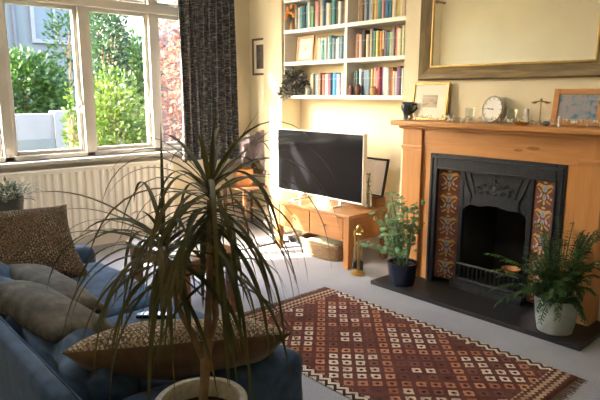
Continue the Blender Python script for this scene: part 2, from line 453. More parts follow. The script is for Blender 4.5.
# small picture on the niche wall
def picture(name, x0, x1, z0, z1, y, fw, frame, label, cat, art, lean=0, matw=.03, rotz=0, thick=.02):
    """framed picture, front face looking to -y; leans back by the angle lean"""
    r = thing(name, ((x0+x1)/2, y, z0), label, cat)
    w_, h_ = x1-x0, z1-z0
    f = MB()
    f.box(-w_/2, -w_/2+fw, -thick, 0, 0, h_, .003); f.box(w_/2-fw, w_/2, -thick, 0, 0, h_, .003)
    f.box(-w_/2+fw, w_/2-fw, -thick, 0, 0, fw, .003); f.box(-w_/2+fw, w_/2-fw, -thick, 0, h_-fw, h_, .003)
    def loc(o):
        o.parent = r; return o
    loc(f.build('frame', frame))
    b = MB(); b.box(-w_/2+fw*.5, w_/2-fw*.5, -thick*.55, -.001, fw*.5, h_-fw*.5); loc(b.build('mount', 'mat'))
    a = MB(); iw, ih = w_/2-fw-matw, fw+matw
    a.box(-iw, iw, -thick*.6-.001, -thick*.55+.001, ih, h_-ih); loc(a.build('artwork', art))
    r.rotation_euler = (-lean, 0, rotz)
    return r
def mat_art(name, stops, sc=8, stretch=(1, 1, 1), det=5):
    mt, b, n = base(name, .5)
    f = n.noise(n.obj(stretch), sc, det, .65, .6)
    n.put(b.inputs['Base Color'], n.ramp(f, stops)); return mt
M['art_sepia'] = mat_art('sepia_landscape_print', [(.35, (.20, .15, .10)), (.5, (.42, .34, .24)), (.65, (.55, .47, .36))], 9, (1, 1, 4))
M['art_blue'] = mat_art('blue_green_painting', [(.3, (.05, .09, .20)), (.42, (.10, .20, .30)), (.52, (.26, .30, .36)), (.6, (.36, .24, .24)), (.72, (.36, .36, .26))], 22)
M['art_dark'] = mat_art('dark_print', [(.4, (.04, .03, .03)), (.6, (.10, .07, .05))], 10)
M['art_grey'] = mat_art('pale_grey_print', [(.35, (.50, .49, .52)), (.65, (.68, .66, .68))], 4)
def mat_ring():
    mt, b, n = base('blue_ring_drawing', .6)
    sp = n.new('ShaderNodeSeparateXYZ'); n.nt.links.new(n.obj(), sp.inputs[0])
    dz = n.m('SUBTRACT', sp.outputs[2], .118)
    d = n.m('SQRT', n.m('ADD', n.m('MULTIPLY', sp.outputs[0], sp.outputs[0]), n.m('MULTIPLY', dz, dz)))
    d = n.m('ADD', d, n.m('MULTIPLY', n.noise(n.obj(), 40, 3), .014))
    n.put(b.inputs['Base Color'], n.ramp(n.m('MULTIPLY', d, 10.), [(.16, (.20, .28, .36)), (.24, (.62, .62, .60)), (.36, (.25, .32, .40)), (.46, (.72, .69, .62))])); return mt
M['art_ring'] = mat_ring()
picture('wall_picture', -4.98, -4.72, 1.60, 1.985, YB-.001, .022, 'darkwood', 'small dark framed picture on the niche wall beside the curtain', 'picture', 'art_dark', 0, .045)

# ------------------------------------------------------------------ bookshelves in the alcove
SX0, SX1, SYF, SYB = -4.21, -2.716, 3.62, YB
SZ = [1.39, 1.70, 1.995, 2.275]
def bookcase():
    r = thing('bookshelves', (-3.46, 3.73, 1.36), 'white built in bookshelves filling the alcove above the television', 'shelves')
    for z in SZ + [2.56]:
        m = MB(); m.box(SX0, SX1, SYF, SYB-.002, z-.034, z, .004); m.build('shelf', 'white', r)
    m = MB(); m.box(-3.415, -3.385, SYF+.006, SYB-.003, SZ[0], 2.53, .003); m.build('divider', 'white', r)
    m = MB(); m.box(SX0, SX0+.012, SYF+.004, SYB-.003, SZ[0], 2.53, .002); m.build('side_panel', 'white', r)
bookcase()
BC = {'teal': (.05, .26, .30), 'navy': (.03, .05, .14), 'white': (.78, .76, .72), 'cream': (.72, .64, .47), 'beige': (.55, .45, .32),
 'tan': (.45, .32, .18), 'brown': (.22, .12, .07), 'red': (.55, .10, .07), 'rust': (.50, .17, .07), 'orange': (.80, .28, .07), 'amber': (.75, .45, .10),
 'pink': (.75, .38, .36), 'rose': (.60, .12, .20), 'salmon': (.80, .40, .32), 'green': (.12, .40, .27), 'olive': (.30, .30, .14), 'blue': (.06, .24, .55),
 'pale blue': (.45, .58, .65), 'slate blue': (.20, .28, .38), 'steel blue': (.16, .30, .45), 'black': (.02, .02, .022), 'grey': (.32, .32, .31),
 'lavender': (.45, .42, .60), 'purple': (.16, .08, .20), 'yellow': (.75, .62, .25), 'bright blue': (.03, .33, .70), 'pale green': (.50, .60, .45), 'charcoal': (.07, .07, .075)}
def mat_book(nm, c):
    mt, b, n = base('book_cover_' + nm.replace(' ', '_'), .5)
    c = tuple(min(.85, x*1.15+.03) for x in c)
    f = n.noise(n.obj((30, 1, 60)), 1, 2)
    n.put(b.inputs['Base Color'], n.ramp(f, [(.35, tuple(x*.85 for x in c)), (.62, c), (.70, tuple(min(1, x*.6+.30) for x in c))])); return mt
for k, c in BC.items(): M['bk_'+k] = mat_book(k, c)
ORD = ['leftmost', 'second', 'third', 'fourth', 'fifth', 'sixth', 'seventh', 'eighth', 'ninth', 'tenth', 'eleventh', 'twelfth', 'thirteenth', 'fourteenth',
       'fifteenth', 'sixteenth', 'seventeenth', 'eighteenth', 'nineteenth', 'twentieth', 'twenty-first', 'twenty-second', 'twenty-third', 'twenty-fourth']
def books(x0, x1, z, hmax, names, shelf):
    ws = [R.uniform(.75, 1.35) for _ in names]
    k = (x1-x0)/sum(ws); x = x0
    for i, (nm, wr) in enumerate(zip(names, ws)):
        wd = wr*k; h = hmax*R.uniform(.80, 1.0); d = R.uniform(.125, .15)
        yf = SYF + .035 + R.uniform(0, .03)
        m = MB(); e = .0008
        a, c = x+e, x+wd-e
        # cover: rounded spine and two boards, pages inside
        sp = [(a, yf+.006), (a+wd*.15, yf+.001), (a+wd*.5, yf-.001), (c-wd*.15, yf+.001), (c, yf+.006)]
        poly = sp + [(c, yf+d), (c-.002, yf+d), (c-.002, yf+.010), (a+.002, yf+.010), (a+.002, yf+d), (a, yf+d)]
        m.prism(poly, z+.0005, z+h, 2)
        m.mi = 1; m.box(a+.002, c-.002, yf+.010, yf+d-.004, z+.004, z+h-.004)
        o = m.build('book', ['bk_'+nm, 'pages'], origin=((a+c)/2, yf, z))
        where = ('leftmost' if i == 0 else 'rightmost' if i == len(names)-1 else ORD[i] + ' from the left')
        tag(o, f'{nm} book, {where} in the row on the {shelf} shelf', 'book', f'books on the {shelf} shelf')
        x += wd
books(-4.10, -3.42, SZ[2], .235, ['grey', 'white', 'teal', 'navy', 'teal', 'pale blue', 'olive', 'green', 'red', 'pink', 'cream', 'beige', 'steel blue', 'lavender', 'cream', 'grey', 'teal', 'black', 'white', 'black', 'brown', 'charcoal'], 'upper left')
books(-3.30, -2.73, SZ[2], .245, ['tan', 'brown', 'grey', 'slate blue', 'pale blue', 'tan', 'yellow', 'orange', 'green', 'teal', 'pink', 'blue', 'teal', 'navy', 'cream', 'yellow', 'cream', 'beige', 'rust', 'beige', 'cream'], 'upper right')
books(-3.83, -3.43, SZ[1], .215, ['tan', 'cream', 'pale blue', 'teal', 'white', 'pale blue', 'teal', 'slate blue', 'white', 'pale blue', 'steel blue', 'pale blue', 'cream'], 'middle left')
books(-3.33, -2.74, SZ[1], .235, ['rust', 'brown', 'pink', 'black', 'cream', 'beige', 'navy', 'green', 'yellow', 'orange', 'cream', 'purple', 'teal', 'pale green', 'grey', 'rose', 'cream', 'pale green', 'salmon', 'yellow', 'cream'], 'middle right')
books(-3.88, -3.43, SZ[0], .205, ['beige', 'steel blue', 'slate blue', 'brown', 'red', 'white', 'rose', 'navy', 'bright blue', 'blue', 'lavender', 'white', 'pale blue'], 'lower left')
books(-3.34, -2.73, SZ[0], .235, ['black', 'teal', 'white', 'navy', 'steel blue', 'slate blue', 'yellow', 'pink', 'salmon', 'rose', 'purple', 'pale blue', 'white', 'rust', 'cream', 'lavender', 'purple', 'white', 'green', 'white', 'cream'], 'lower right')
picture('framed_print', -4.10, -3.875, SZ[1]+.001, 1.935, 3.70, .02, 'oakv', 'light wood framed print with blue drawing standing on the middle left shelf', 'picture', 'art_ring', .10, .035)
def small_pot(name, x, y, z, r_, h, mt, label, cat):
    m = MB(); m.lathe([(0, 0), (r_*.7, 0), (r_, h*.4), (r_*.95, h*.75), (r_*.6, h*.92), (r_*.65, h), (r_*.5, h), (r_*.5, h*.85), (0, h*.8)], (x, y, z), 20)
    return tag(m.build(name, mt, origin=(x, y, z)), label, cat)
M['brownpot'] = plain('brown_stoneware', (.16, .06, .04), .35, 0, .3, 20)
M['copperpot'] = plain('amber_stoneware', (.50, .27, .12), .35, 0, .3, 20)
M['plumpot'] = plain('plum_stoneware', (.26, .10, .12), .4, 0, .3, 20)
small_pot('small_pot', -3.34, 3.638, SZ[0], .020, .085, 'plumpot', 'small plum pot beside the divider on the lower right shelf', 'pot')
small_pot('small_pot', -3.262, 3.638, SZ[0], .026, .095, 'brownpot', 'small dark brown pot before the dark books on the lower right shelf', 'pot')
small_pot('small_pot', -3.09, 3.638, SZ[0], .030, .075, 'copperpot', 'squat amber pot before the pink books on the lower right shelf', 'pot')
small_pot('small_jar', -3.885, 3.642, SZ[0], .030, .075, 'greypot', 'small pale grey jar beside the trailing plant on the lower left shelf', 'jar')
small_pot('ornament', -3.01, 3.642, SZ[1], .018, .06, 'copperpot', 'small peach ornament before the orange book on the middle right shelf', 'ornament')
def dried_flowers():
    x, y, z = -4.15, 3.68, SZ[2]
    r = thing('flower_vase', (x, y, z), 'orange flowers in a small vase at the left end of the upper shelf', 'flowers')
    m = MB(); m.lathe([(0, 0), (.022, 0), (.026, .03), (.014, .08), (.016, .09), (0, .088)], (x, y, z), 16); m.build('vase', 'copperpot', r)
    st = MB(); fl = MB()
    for k in range(12):
        a = R.uniform(0, 2*PI); q = V((x+.055*math.cos(a)+.02, y+.03*math.sin(a)-.03, z+.10+R.uniform(.02, .11)))
        st.tube([(x, y, z+.08), tuple((V((x, y, z+.1))+q)/2), tuple(q)], .0015, 5)
        for j in range(7):
            b = j*2*PI/7; fl.sphere(q+V((.012*math.cos(b), -.004, .012*math.sin(b))), .009, 1, (1, .6, 1))
    st.build('stems', 'fern', r); fl.build('blossoms', 'orange', r)
dried_flowers()

# ------------------------------------------------------------------ foliage helpers
def leaf(m, p, d, n, L, W, fold=.2, seg=3, curl=0.):
    d = V(d).normalized(); n = V(n); s = d.cross(n)
    if s.length < 1e-4: s = d.cross(V((1, 0, 0)))
    s.normalize(); n = s.cross(d).normalized()
    vs = []; ws = [.25, 1, .8, .05] if seg == 3 else [math.sin(PI*(i/seg)**.8)*.98+.03 for i in range(seg+1)]
    for i in range(seg+1):
        t = i/seg; c = V(p) + d*(L*t) - n*(curl*L*t*t)
        vs += [c - s*(W*.5*ws[i]) + n*(fold*W*.5*ws[i]), c, c + s*(W*.5*ws[i]) + n*(fold*W*.5*ws[i])]
    fs = []
    for i in range(seg):
        a = i*3; fs += [(a, a+1, a+4, a+3), (a+1, a+2, a+5, a+4)]
    m.quadlist(vs, fs)
def rv(): 
    while True:
        v = V((R.uniform(-1, 1), R.uniform(-1, 1), R.uniform(-1, 1)))
        if .05 < v.length < 1: return v
def cloud(m, c, rad, n, L, W, shell=.55, seg=2):
    c = V(c)
    for _ in range(n):
        v = rv(); v = v.normalized()*(shell+(1-shell)*R.random()); p = c + V((v.x*rad[0], v.y*rad[1], v.z*rad[2]))
        d = (v + rv()*.9 + V((0, 0, .1))).normalized()
        leaf(m, p, d, rv(), L*R.uniform(.7, 1.3), W*R.uniform(.7, 1.3), .15, seg)

# trailing plant at the shelf's left end
def shelf_plant():
    x, y, z = -4.10, 3.70, SZ[0]
    r = thing('trailing_plant', (x, y, z), 'grey purple bushy plant spilling over the left end of the lowest shelf', 'plant')
    m = MB(); m.lathe([(0, 0), (.05, 0), (.062, .09), (.066, .09), (.06, .095), (.05, .085), (0, .085)], (x, y, z), 20); m.build('pot', 'greypot', r)
    f = MB()
    cloud(f, (x+.02, y-.06, z+.125), (.155, .075, .11), 480, .04, .026, .3)
    cloud(f, (x-.06, y-.11, z+.03), (.09, .045, .07), 130, .035, .022, .3)
    cloud(f, (x+.08, y-.10, z+.05), (.08, .03, .05), 90, .035, .022, .3)
    f.build('foliage', 'succ', r, smooth=False)
shelf_plant()

# ------------------------------------------------------------------ fireplace
FX0, FX1 = -2.585, -1.165       # surround
def fireplace():
    r = thing('fireplace_surround', (-1.86, 3.47, .03), 'honey pine mantelpiece surrounding the black iron fireplace', 'mantelpiece')
    for a, b, inner in ((FX0, -2.415, -2.345), (-1.300, FX1, -1.375)):
        m = MB(); m.box(a, b, 3.40, YC, .03, 1.172, .004)
        m.build('pilaster', 'pinev', r)
        i0, i1 = min(a if inner > b else inner, inner), max(inner, b if inner > b else a)
        q0, q1 = (b, inner) if inner > b else (inner, a)
        m = MB(); m.box(q0, q1, 3.425, YC, .03, .985, .003); m.build('inner_moulding', 'pinev', r)
        m = MB(); m.box(a-.008, b+.008, 3.388, YC, 1.005, 1.03, .006); m.box(a-.004, b+.004, 3.394, YC, .995, 1.005, .003); m.build('capital_moulding', 'pine', r)
    m = MB(); m.box(-2.415, -1.300, 3.418, YC, .985, 1.172, .003); m.build('frieze', 'pine', r)
    m = MB(); m.box(-2.60, -1.11, 3.36, YC, 1.150, 1.176, .008); m.box(-2.63, -1.08, 3.295, YC, 1.176, 1.212, .008, 3); m.build('mantel_shelf', 'pine', r)
    # iron insert
    i = thing('fireplace_insert', (-1.86, 3.45, .03), 'black cast iron tiled fireplace insert with an arched opening', 'fireplace')
    m = MB()
    x0, x1, zt = -2.345, -1.375, .985
    m.box(x0, -2.285, 3.415, 3.47, .03, zt, .006); m.box(-1.435, x1, 3.415, 3.47, .03, zt, .006); m.box(-2.285, -1.435, 3.415, 3.47, .875, zt, .006)
    for a in (-2.29, -1.438): m.box(a, a+.012, 3.405, 3.43, .03, .885, .004)
    m.box(-2.29, -1.426, 3.405, 3.43, .875, .887, .004)
    m.box(-2.33, -2.318, 3.408, 3.43, .03, .96, .004); m.box(-1.402, -1.39, 3.408, 3.43, .03, .96, .004); m.box(-2.33, -1.39, 3.408, 3.43, .95, .962, .004)
    m.build('outer_frame', 'iron', i)
    xi0, xi1, yi = -2.115, -1.605, 3.485
    # hood with an arched lower edge
    h = MB()
    pts = [(xi0, .872), (xi1, .872), (xi1, .57)]
    for k in range(25):
        t = k/24; xx = xi1 - .02 - (xi1-xi0-.04)*t; s = abs(2*t-1)
        zz = .585 + .065*(1-s**5) + .012*math.cos(s*PI*2.2) - .012*math.exp(-((s)/.16)**2)
        pts.append((xx, zz))
    pts.append((xi0, .57))
    h.prism(pts, yi-.012, yi+.01, 1)
    # raised scroll work
    cx, cz = -1.86, .775
    for sx in (-1, 1):
        for kk, (ox, oz, rr) in enumerate(((.035, .0, .022), (.075, .012, .018), (.11, -.01, .020), (.055, -.035, .016), (.10, -.04, .012))):
            h.tube([(cx+sx*(ox+rr*math.cos(a*.55)*(1-a/14)), yi-.016, cz+oz+rr*math.sin(a*.55)*(1-a/14)) for a in range(12)], .0055, 6)
        h.tube([(cx+sx*.235, yi-.014, .86), (cx+sx*.20, yi-.016, .76), (cx+sx*.17, yi-.016, .70), (cx+sx*.185, yi-.014, .64)], .006, 6)
        h.tube([(cx+sx*.19, yi-.014, .86), (cx+sx*.165, yi-.016, .80), (cx+sx*.145, yi-.014, .72)], .005, 6)
    for ox, oz, rr in ((0, .0, .020), (0, .045, .014), (0, .075, .009), (0, -.04, .015), (.02, .03, .009), (-.02, .03, .009)):
        h.sphere((cx+ox, yi-.013, cz+oz), rr, 2, (1, .4, 1))
    h.build('hood', 'iron', i)
    m = MB(); m.box(xi0-.012, xi0+.022, yi-.016, yi+.02, .09, .872, .005); m.build('opening_rim', 'iron', i)
    m = MB(); m.box(xi1-.022, xi1+.012, yi-.016, yi+.02, .09, .872, .005); m.build('opening_rim', 'iron', i)
    m = MB()                                     # firebox recess
    a0, a1, b0, b1 = xi0+.02, xi1-.02, xi0+.10, xi1-.10
    yb = YB-.03
    m.quadlist([(a0, yi, .05), (b0, yb, .05), (b0, yb, .72), (a0, yi, .72)], [(0, 1, 2, 3)])
    m.quadlist([(a1, yi, .05), (b1, yb, .05), (b1, yb, .72), (a1, yi, .72)], [(0, 1, 2, 3)])
    m.quadlist([(b0, yb, .05), (b1, yb, .05), (b1, yb, .72), (b0, yb, .72)], [(0, 1, 2, 3)])
    m.quadlist([(a0, yi, .72), (a1, yi, .72), (b1, yb, .72), (b0, yb, .72)], [(0, 1, 2, 3)])
    m.quadlist([(a0, yi, .05), (a1, yi, .05), (b1, yb, .05), (b0, yb, .05)], [(0, 1, 2, 3)])
    m.build('firebox', 'soot', i, smooth=False)
    # grate front with bars
    g = MB(); gy = 3.425
    g.tube([(xi0+.005, yi, .215), (xi0+.02, gy, .215), (xi1-.02, gy, .215), (xi1-.005, yi, .215)], .009, 8)
    g.tube([(xi0+.005, yi, .105), (xi0+.02, gy, .105), (xi1-.02, gy, .105), (xi1-.005, yi, .105)], .010, 8)
    for k in range(15):
        xx = xi0+.02+(xi1-xi0-.04)*k/14; g.tube([(xx, gy, .105), (xx, gy, .215)], .0055, 6)
    g.build('fire_bars', 'iron', i)
    m = MB(); m.prism([(3.395, .03), (3.49, .03), (3.49, .095), (3.43, .095), (3.40, .07)], xi0-.015, xi1+.015, 0, .003)
    for k in range(9): m.sphere((xi0+.06+k*.049, 3.399, .052), .009, 1, (1, .4, 1))
    m.lathe([(0, -.012), (.022, -.012), (.022, 0), (0, .004)], (-1.86, 3.40, .055), 16, Matrix.Rotation(PI/2, 4, 'X'))
    m.build('ash_cover', 'iron', i)
    # splayed tile panels
    for sx, xo, xin in ((-1, -2.278, xi0-.012), (1, -1.426-.012, xi1+.012)):
        o0 = V((xo, 3.435, .06)); d = V((xin-xo, 3.482-3.435, 0)); nrm = V((d.y, -d.x, 0)); nrm = nrm if nrm.y < 0 else -nrm; nrm.normalize()
        wv_ = d.length; d.normalize()
        def P(u, z, e=.0): return o0 + d*(u*wv_) + V((0, 0, z)) + nrm*e
        t = MB(); nT = 5; th = .815/nT
        for k in range(nT):
            t.mi = 0; z0 = k*th+.002; z1 = (k+1)*th-.002
            t.quadlist([P(0, z0), P(1, z0), P(1, z1), P(0, z1)], [(0, 1, 2, 3)])
            zc = (z0+z1)/2
            def blob(mi, pts, e):
                t.mi = mi; t.quadlist([P(.5+u, zc+w_*th, e) for u, w_ in pts], [tuple(range(len(pts)))])
            def ell(cu, cw, ru, rw, rot=0, n_=10):
                return [(cu+ru*math.cos(a*2*PI/n_)*math.cos(rot)-rw*math.sin(a*2*PI/n_)*math.sin(rot), cw+ru*math.cos(a*2*PI/n_)*math.sin(rot)+rw*math.sin(a*2*PI/n_)*math.cos(rot)) for a in range(n_)]
            for sg in (-1, 1):
                blob(1, [(sg*.06, .30), (sg*.30, .36), (sg*.44, .20), (sg*.30, .24), (sg*.12, .16)][::sg], .0012)      # yellow crest
                blob(1, ell(sg*.24, .08, .15, .035, sg*.7), .0012)
                blob(2, ell(sg*.17, -.12, .05, .12, sg*.5), .0014)
                blob(1, ell(sg*.20, -.36, .14, .035, -sg*.5), .0012)
                blob(2, ell(sg*.32, -.22, .05, .05), .0014)
            blob(2, ell(0, .16, .13, .15), .0016); blob(3, ell(0, .15, .075, .085), .0022)
            blob(2, ell(0, -.18, .085, .13), .0016); blob(3, ell(0, -.18, .045, .07), .0022)
            blob(1, ell(0, -.40, .05, .09), .0018); blob(1, ell(0, .40, .10, .05), .0018)
        t.mi = 4; t.quadlist([P(0, 0, -.001), P(1, 0, -.001), P(1, .815, -.001), P(0, .815, -.001)], [(0, 1, 2, 3)])
        t.build('tile_panel', ['tile_brown', 'tile_gold', 'tile_pale', 'tile_blue', 'iron'], i, smooth=False)
    return r
M['tile_brown'] = plain('oxblood_tile_glaze', (.15, .055, .035), .15, 0, .35, 14)
M['tile_gold'] = plain('ochre_tile_glaze', (.42, .24, .075), .15, 0, .25, 30)
M['tile_pale'] = plain('ivory_tile_glaze', (.30, .25, .20), .15, 0, .2, 40)
M['tile_blue'] = plain('blue_grey_tile_glaze', (.15, .20, .30), .15, 0, .3, 40)
fireplace()
h = MB(); h.box(-2.60, -1.085, 3.085, 3.545, 0, .03, .004)
tag(h.build('hearth_slab', 'slate', origin=(-1.84, 3.3, 0)), 'black slate hearth slab on the carpet before the fireplace', 'hearth')

# mirror
def mirror():
    x0, x1, z0, z1, yb = -2.555, -1.215, 1.50, 2.52, YC-.002
    r = thing('wall_mirror', ((x0+x1)/2, yb, z0), 'large mirror in a worn gilt frame above the mantelpiece', 'mirror')
    fw = .095
    prof = [(0, 0), (0, -.03), (.012, -.04), (.03, -.036), (.06, -.030), (.085, -.016), (fw, -.012), (fw, 0)]
    for nm, mk, pa, pb, ax in (('frame_bottom', 'gilt', 0, 0, 0), ('frame_top', 'gilt', 0, 0, 0), ('frame_side', 'giltv', 0, 0, 0), ('frame_side', 'giltv', 0, 0, 1)):
        m = MB(); t = bmesh.new()
        rings = []
        for e in (0, 1):
            ring = []
            for a, dy in prof:
                if nm == 'frame_bottom': p = ((x0+a) if e == 0 else (x1-a), yb+dy, z0+a)
                elif nm == 'frame_top': p = ((x0+a) if e == 0 else (x1-a), yb+dy, z1-a)
                elif ax == 0: p = (x0+a, yb+dy, (z0+a) if e == 0 else (z1-a))
                else: p = (x1-a, yb+dy, (z0+a) if e == 0 else (z1-a))
                ring.append(t.verts.new(p))
            rings.append(ring)
        for k in range(len(prof)-1): t.faces.new((rings[0][k], rings[0][k+1], rings[1][k+1], rings[1][k]))
        bmesh.ops.recalc_face_normals(t, faces=t.faces)
        m.merge(t); m.build(nm, mk, r)
    g = MB(); i = fw-.004; e = .014
    g.box(x0+i, x0+i+e, yb-.020, yb, z0+i, z1-i, .004); g.box(x1-i-e, x1-i, yb-.020, yb, z0+i, z1-i, .004)
    g.box(x0+i, x1-i, yb-.020, yb, z0+i, z0+i+e, .004); g.box(x0+i, x1-i, yb-.020, yb, z1-i-e, z1-i, .004)
    g.build('gold_slip', 'gold', r)
    g = MB(); g.box(x0+fw, x1-fw, yb-.010, yb-.001, z0+fw, z1-fw); g.build('glass', 'mirror', r, smooth=False)
mirror()

# ------------------------------------------------------------------ things on the mantel
MZ = 1.2125
picture('gilt_picture', -2.585, -2.275, MZ, MZ+.272, 3.492, .017, 'gold', 'gilt framed sepia print with a cream mount at the left of the mantel', 'picture', 'art_sepia', .14, .075)
picture('wooden_picture', -1.535, -1.235, MZ, MZ+.222, 3.505, .036, 'pine', 'small colourful picture in a wide pine frame at the right of the mantel', 'picture', 'art_blue', .16, .002)
def jug():
    x, y = -2.60, 3.455
    r = thing('dark_jug', (x, y, MZ), 'dark blue black glazed jug at the left end of the mantel', 'jug')
    m = MB(); m.lathe([(0, 0), (.026, 0), (.024, .03), (.028, .05), (.042, .075), (.044, .10), (.036, .118), (.04, .13), (.034, .13), (.03, .115), (0, .11)], (x, y, MZ), 22); m.build('body', 'jugglaze', r)
    m = MB(); m.tube([(x+.03, y+.02, MZ+.11), (x+.06, y+.03, MZ+.115), (x+.066, y+.032, MZ+.085), (x+.045, y+.022, MZ+.06), (x+.022, y+.015, MZ+.05)], .008, 8); m.build('handle', 'jugglaze', r)
M['jugglaze'] = plain('blue_black_glaze', (.03, .055, .075), .2, 0, .5, 18)
jug()
def clock():
    x, y, rr = -1.925, 3.495, .089
    r = thing('round_clock', (x, y, MZ), 'round white faced clock with a silver rim on the mantel', 'clock')
    tilt = Matrix.Translation((x, y, MZ+rr+.001)) @ Matrix.Rotation(-.22, 4, 'Z') @ Matrix.Rotation(PI/2-.12, 4, 'X')
    m = MB(); m.lathe([(0, -.045), (.04, -.045), (.058, -.03), (.077, -.005), (0, -.005)], (0, 0, 0), 32, tilt); m.build('case', 'black', r)
    m = MB(); m.lathe([(rr-.006, -.012), (rr, -.008), (rr, .006), (rr-.004, .010), (rr-.010, .008), (rr-.012, 0), (rr-.006, -.012)], (0, 0, 0), 40, tilt); m.build('rim', 'chrome', r)
    m = MB(); m.lathe([(0, 0), (rr-.008, 0)], (0, 0, 0), 40, tilt); m.build('dial', 'paper', r)
    for k in range(12):
        m = MB(); a = k*PI/6; L = .012 if k % 3 else .016; R0 = rr-.014
        Q = tilt @ Matrix.Rotation(a, 4, 'Z')
        m.box(-.0016, .0016, R0-L, R0, .0006, .0016, 0, 1, Q); m.build('hour_mark', 'charc', r)
    m = MB()
    m.box(-.0022, .0022, -.008, .040, .002, .003, 0, 1, tilt @ Matrix.Rotation(PI*.5, 4, 'Z')); m.box(-.0016, .0016, -.01, .052, .003, .004, 0, 1, tilt @ Matrix.Rotation(PI*.47, 4, 'Z'))
    m.lathe([(0, .006), (.005, .005), (.005, .002)], (0, 0, 0), 12, tilt)
    m.build('hands', 'black', r)
    m = MB(); m.tube([(x-.03, y+.03, MZ+.004), (x-.02, y+.005, MZ+.03)], .005); m.tube([(x+.03, y+.025, MZ+.004), (x+.02, y, MZ+.03)], .005); m.build('feet', 'black', r)
M['charc'] = plain('dark_grey_ink', (.10, .10, .10), .6)
clock()
def tumbler(x, y, r_, h, label):
    r = thing('glass_tealight_holder', (x, y, MZ), label, 'candle holder')
    m = MB(); m.lathe([(0, 0), (r_*.85, 0), (r_, h), (r_*.93, h), (r_*.78, .008), (0, .008)], (x, y, MZ), 20); m.build('glass', 'clear', r)
    m = MB(); m.lathe([(0, .009), (r_*.62, .009), (r_*.62, h*.32), (0, h*.32)], (x, y, MZ), 18); m.build('candle', 'paper', r)
tumbler(-2.075, 3.47, .038, .095, 'clear glass tealight holder left of the round clock')
tumbler(-1.775, 3.47, .038, .095, 'clear glass tealight holder right of the round clock')
tumbler(-2.20, 3.42, .030, .050, 'low clear glass holder before the gilt framed print')
def candle(x, y, r_, h, label):
    m = MB(); m.lathe([(0, 0), (r_, 0), (r_, h), (r_*.3, h+.003), (.001, h+.003), (.001, h+.012), (0, h+.012)], (x, y, MZ), 14)
    tag(m.build('candle', 'paper', origin=(x, y, MZ)), label, 'candle')
candle(-1.415, 3.345, .009, .062, 'thin white candle before the pine framed picture')
candle(-1.695, 3.50, .016, .095, 'short white candle between the clock and the brass scales')
def scales():
    x, y = -1.605, 3.50
    r = thing('brass_scales', (x, y, MZ), 'small dark brass balance ornament standing left of the pine frame', 'ornament')
    m = MB(); m.lathe([(0, 0), (.03, 0), (.028, .008), (.008, .014), (.003, .03), (.003, .143), (.009, .148), (.007, .160), (0, .164)], (x, y, MZ), 16); m.build('stand', 'brassdark', r)
    m = MB(); m.tube([(x-.045, y, MZ+.140), (x, y, MZ+.146), (x+.045, y, MZ+.140)], .005, 6); m.build('beam', 'brassdark', r)
    for s in (-1, 1):
        m = MB(); m.lathe([(0, 0), (.014, .004), (.019, .012), (.017, .012), (0, .005)], (x+s*.042, y, MZ+.129), 14); m.build('pan', 'brassdark', r)
M['brassdark'] = plain('old_brass', (.33, .24, .10), .35, .9, .3, 20)
scales()
def blob(name, x, y, r_, mt, label, cat, sc=(1, 1, .7)):
    m = MB(); m.sphere((x, y, MZ+r_*sc[2]), r_, 2, sc); 
    for v in m.bm.verts: v.co += V((0, 0, 0)) + (v.co-V((x, y, MZ+r_*sc[2])))*.18*noise.noise(v.co*60)
    lo = min(v.co.z for v in m.bm.verts)
    for v in m.bm.verts: v.co.z += MZ-lo
    tag(m.build(name, mt, origin=(x, y, MZ)), label, cat)
blob('pale_shell', -2.035, 3.315, .018, 'cream', 'pale pink shell on the mantel edge below the left glass holder', 'shell')
blob('brass_bell', -1.165, 3.36, .026, 'brass', 'small shiny brass bell at the right end of the mantel', 'ornament', (1, 1, 1))
blob('grey_stone', -1.50, 3.36, .022, 'charc', 'smooth dark grey stone before the pine frame corner', 'stone')
m = MB(); m.lathe([(0, 0), (.035, 0), (.05, .018), (.047, .02), (.03, .005), (0, .005)], (-1.655, 3.36, MZ), 20)
tag(m.build('gold_dish', 'brass', origin=(-1.655, 3.36, MZ)), 'shallow gold dish on the mantel below the brass scales', 'dish')
def lights():
    r = thing('fairy_lights', (-1.9, 3.34, MZ), 'string of tiny clear fairy lights looping along the mantel', 'fairy lights')
    pts = []; n = 260
    for k in range(n):
        t = k/(n-1); x = -2.53 + 1.36*t
        y = 3.355 + .030*math.sin(t*61) + .014*math.sin(t*23+1); z = MZ+.003 + .018*abs(math.sin(t*47)) + .012*abs(math.sin(t*91))
        pts.append((x, y, z))
        if k % 5 == 2: bl = MB(); bl.sphere((x, y-.003, z+.010), .0080, 1, (1, 1, 1.5)); bl.build('bulb', 'bulbglass', r)
    m = MB(); m.tube(pts, .0024, 5); m.build('wire', 'chrome', r)
M['bulbglass'] = plain('frosted_bulb', (.78, .75, .66), .15, 0, .1, 40)
lights()

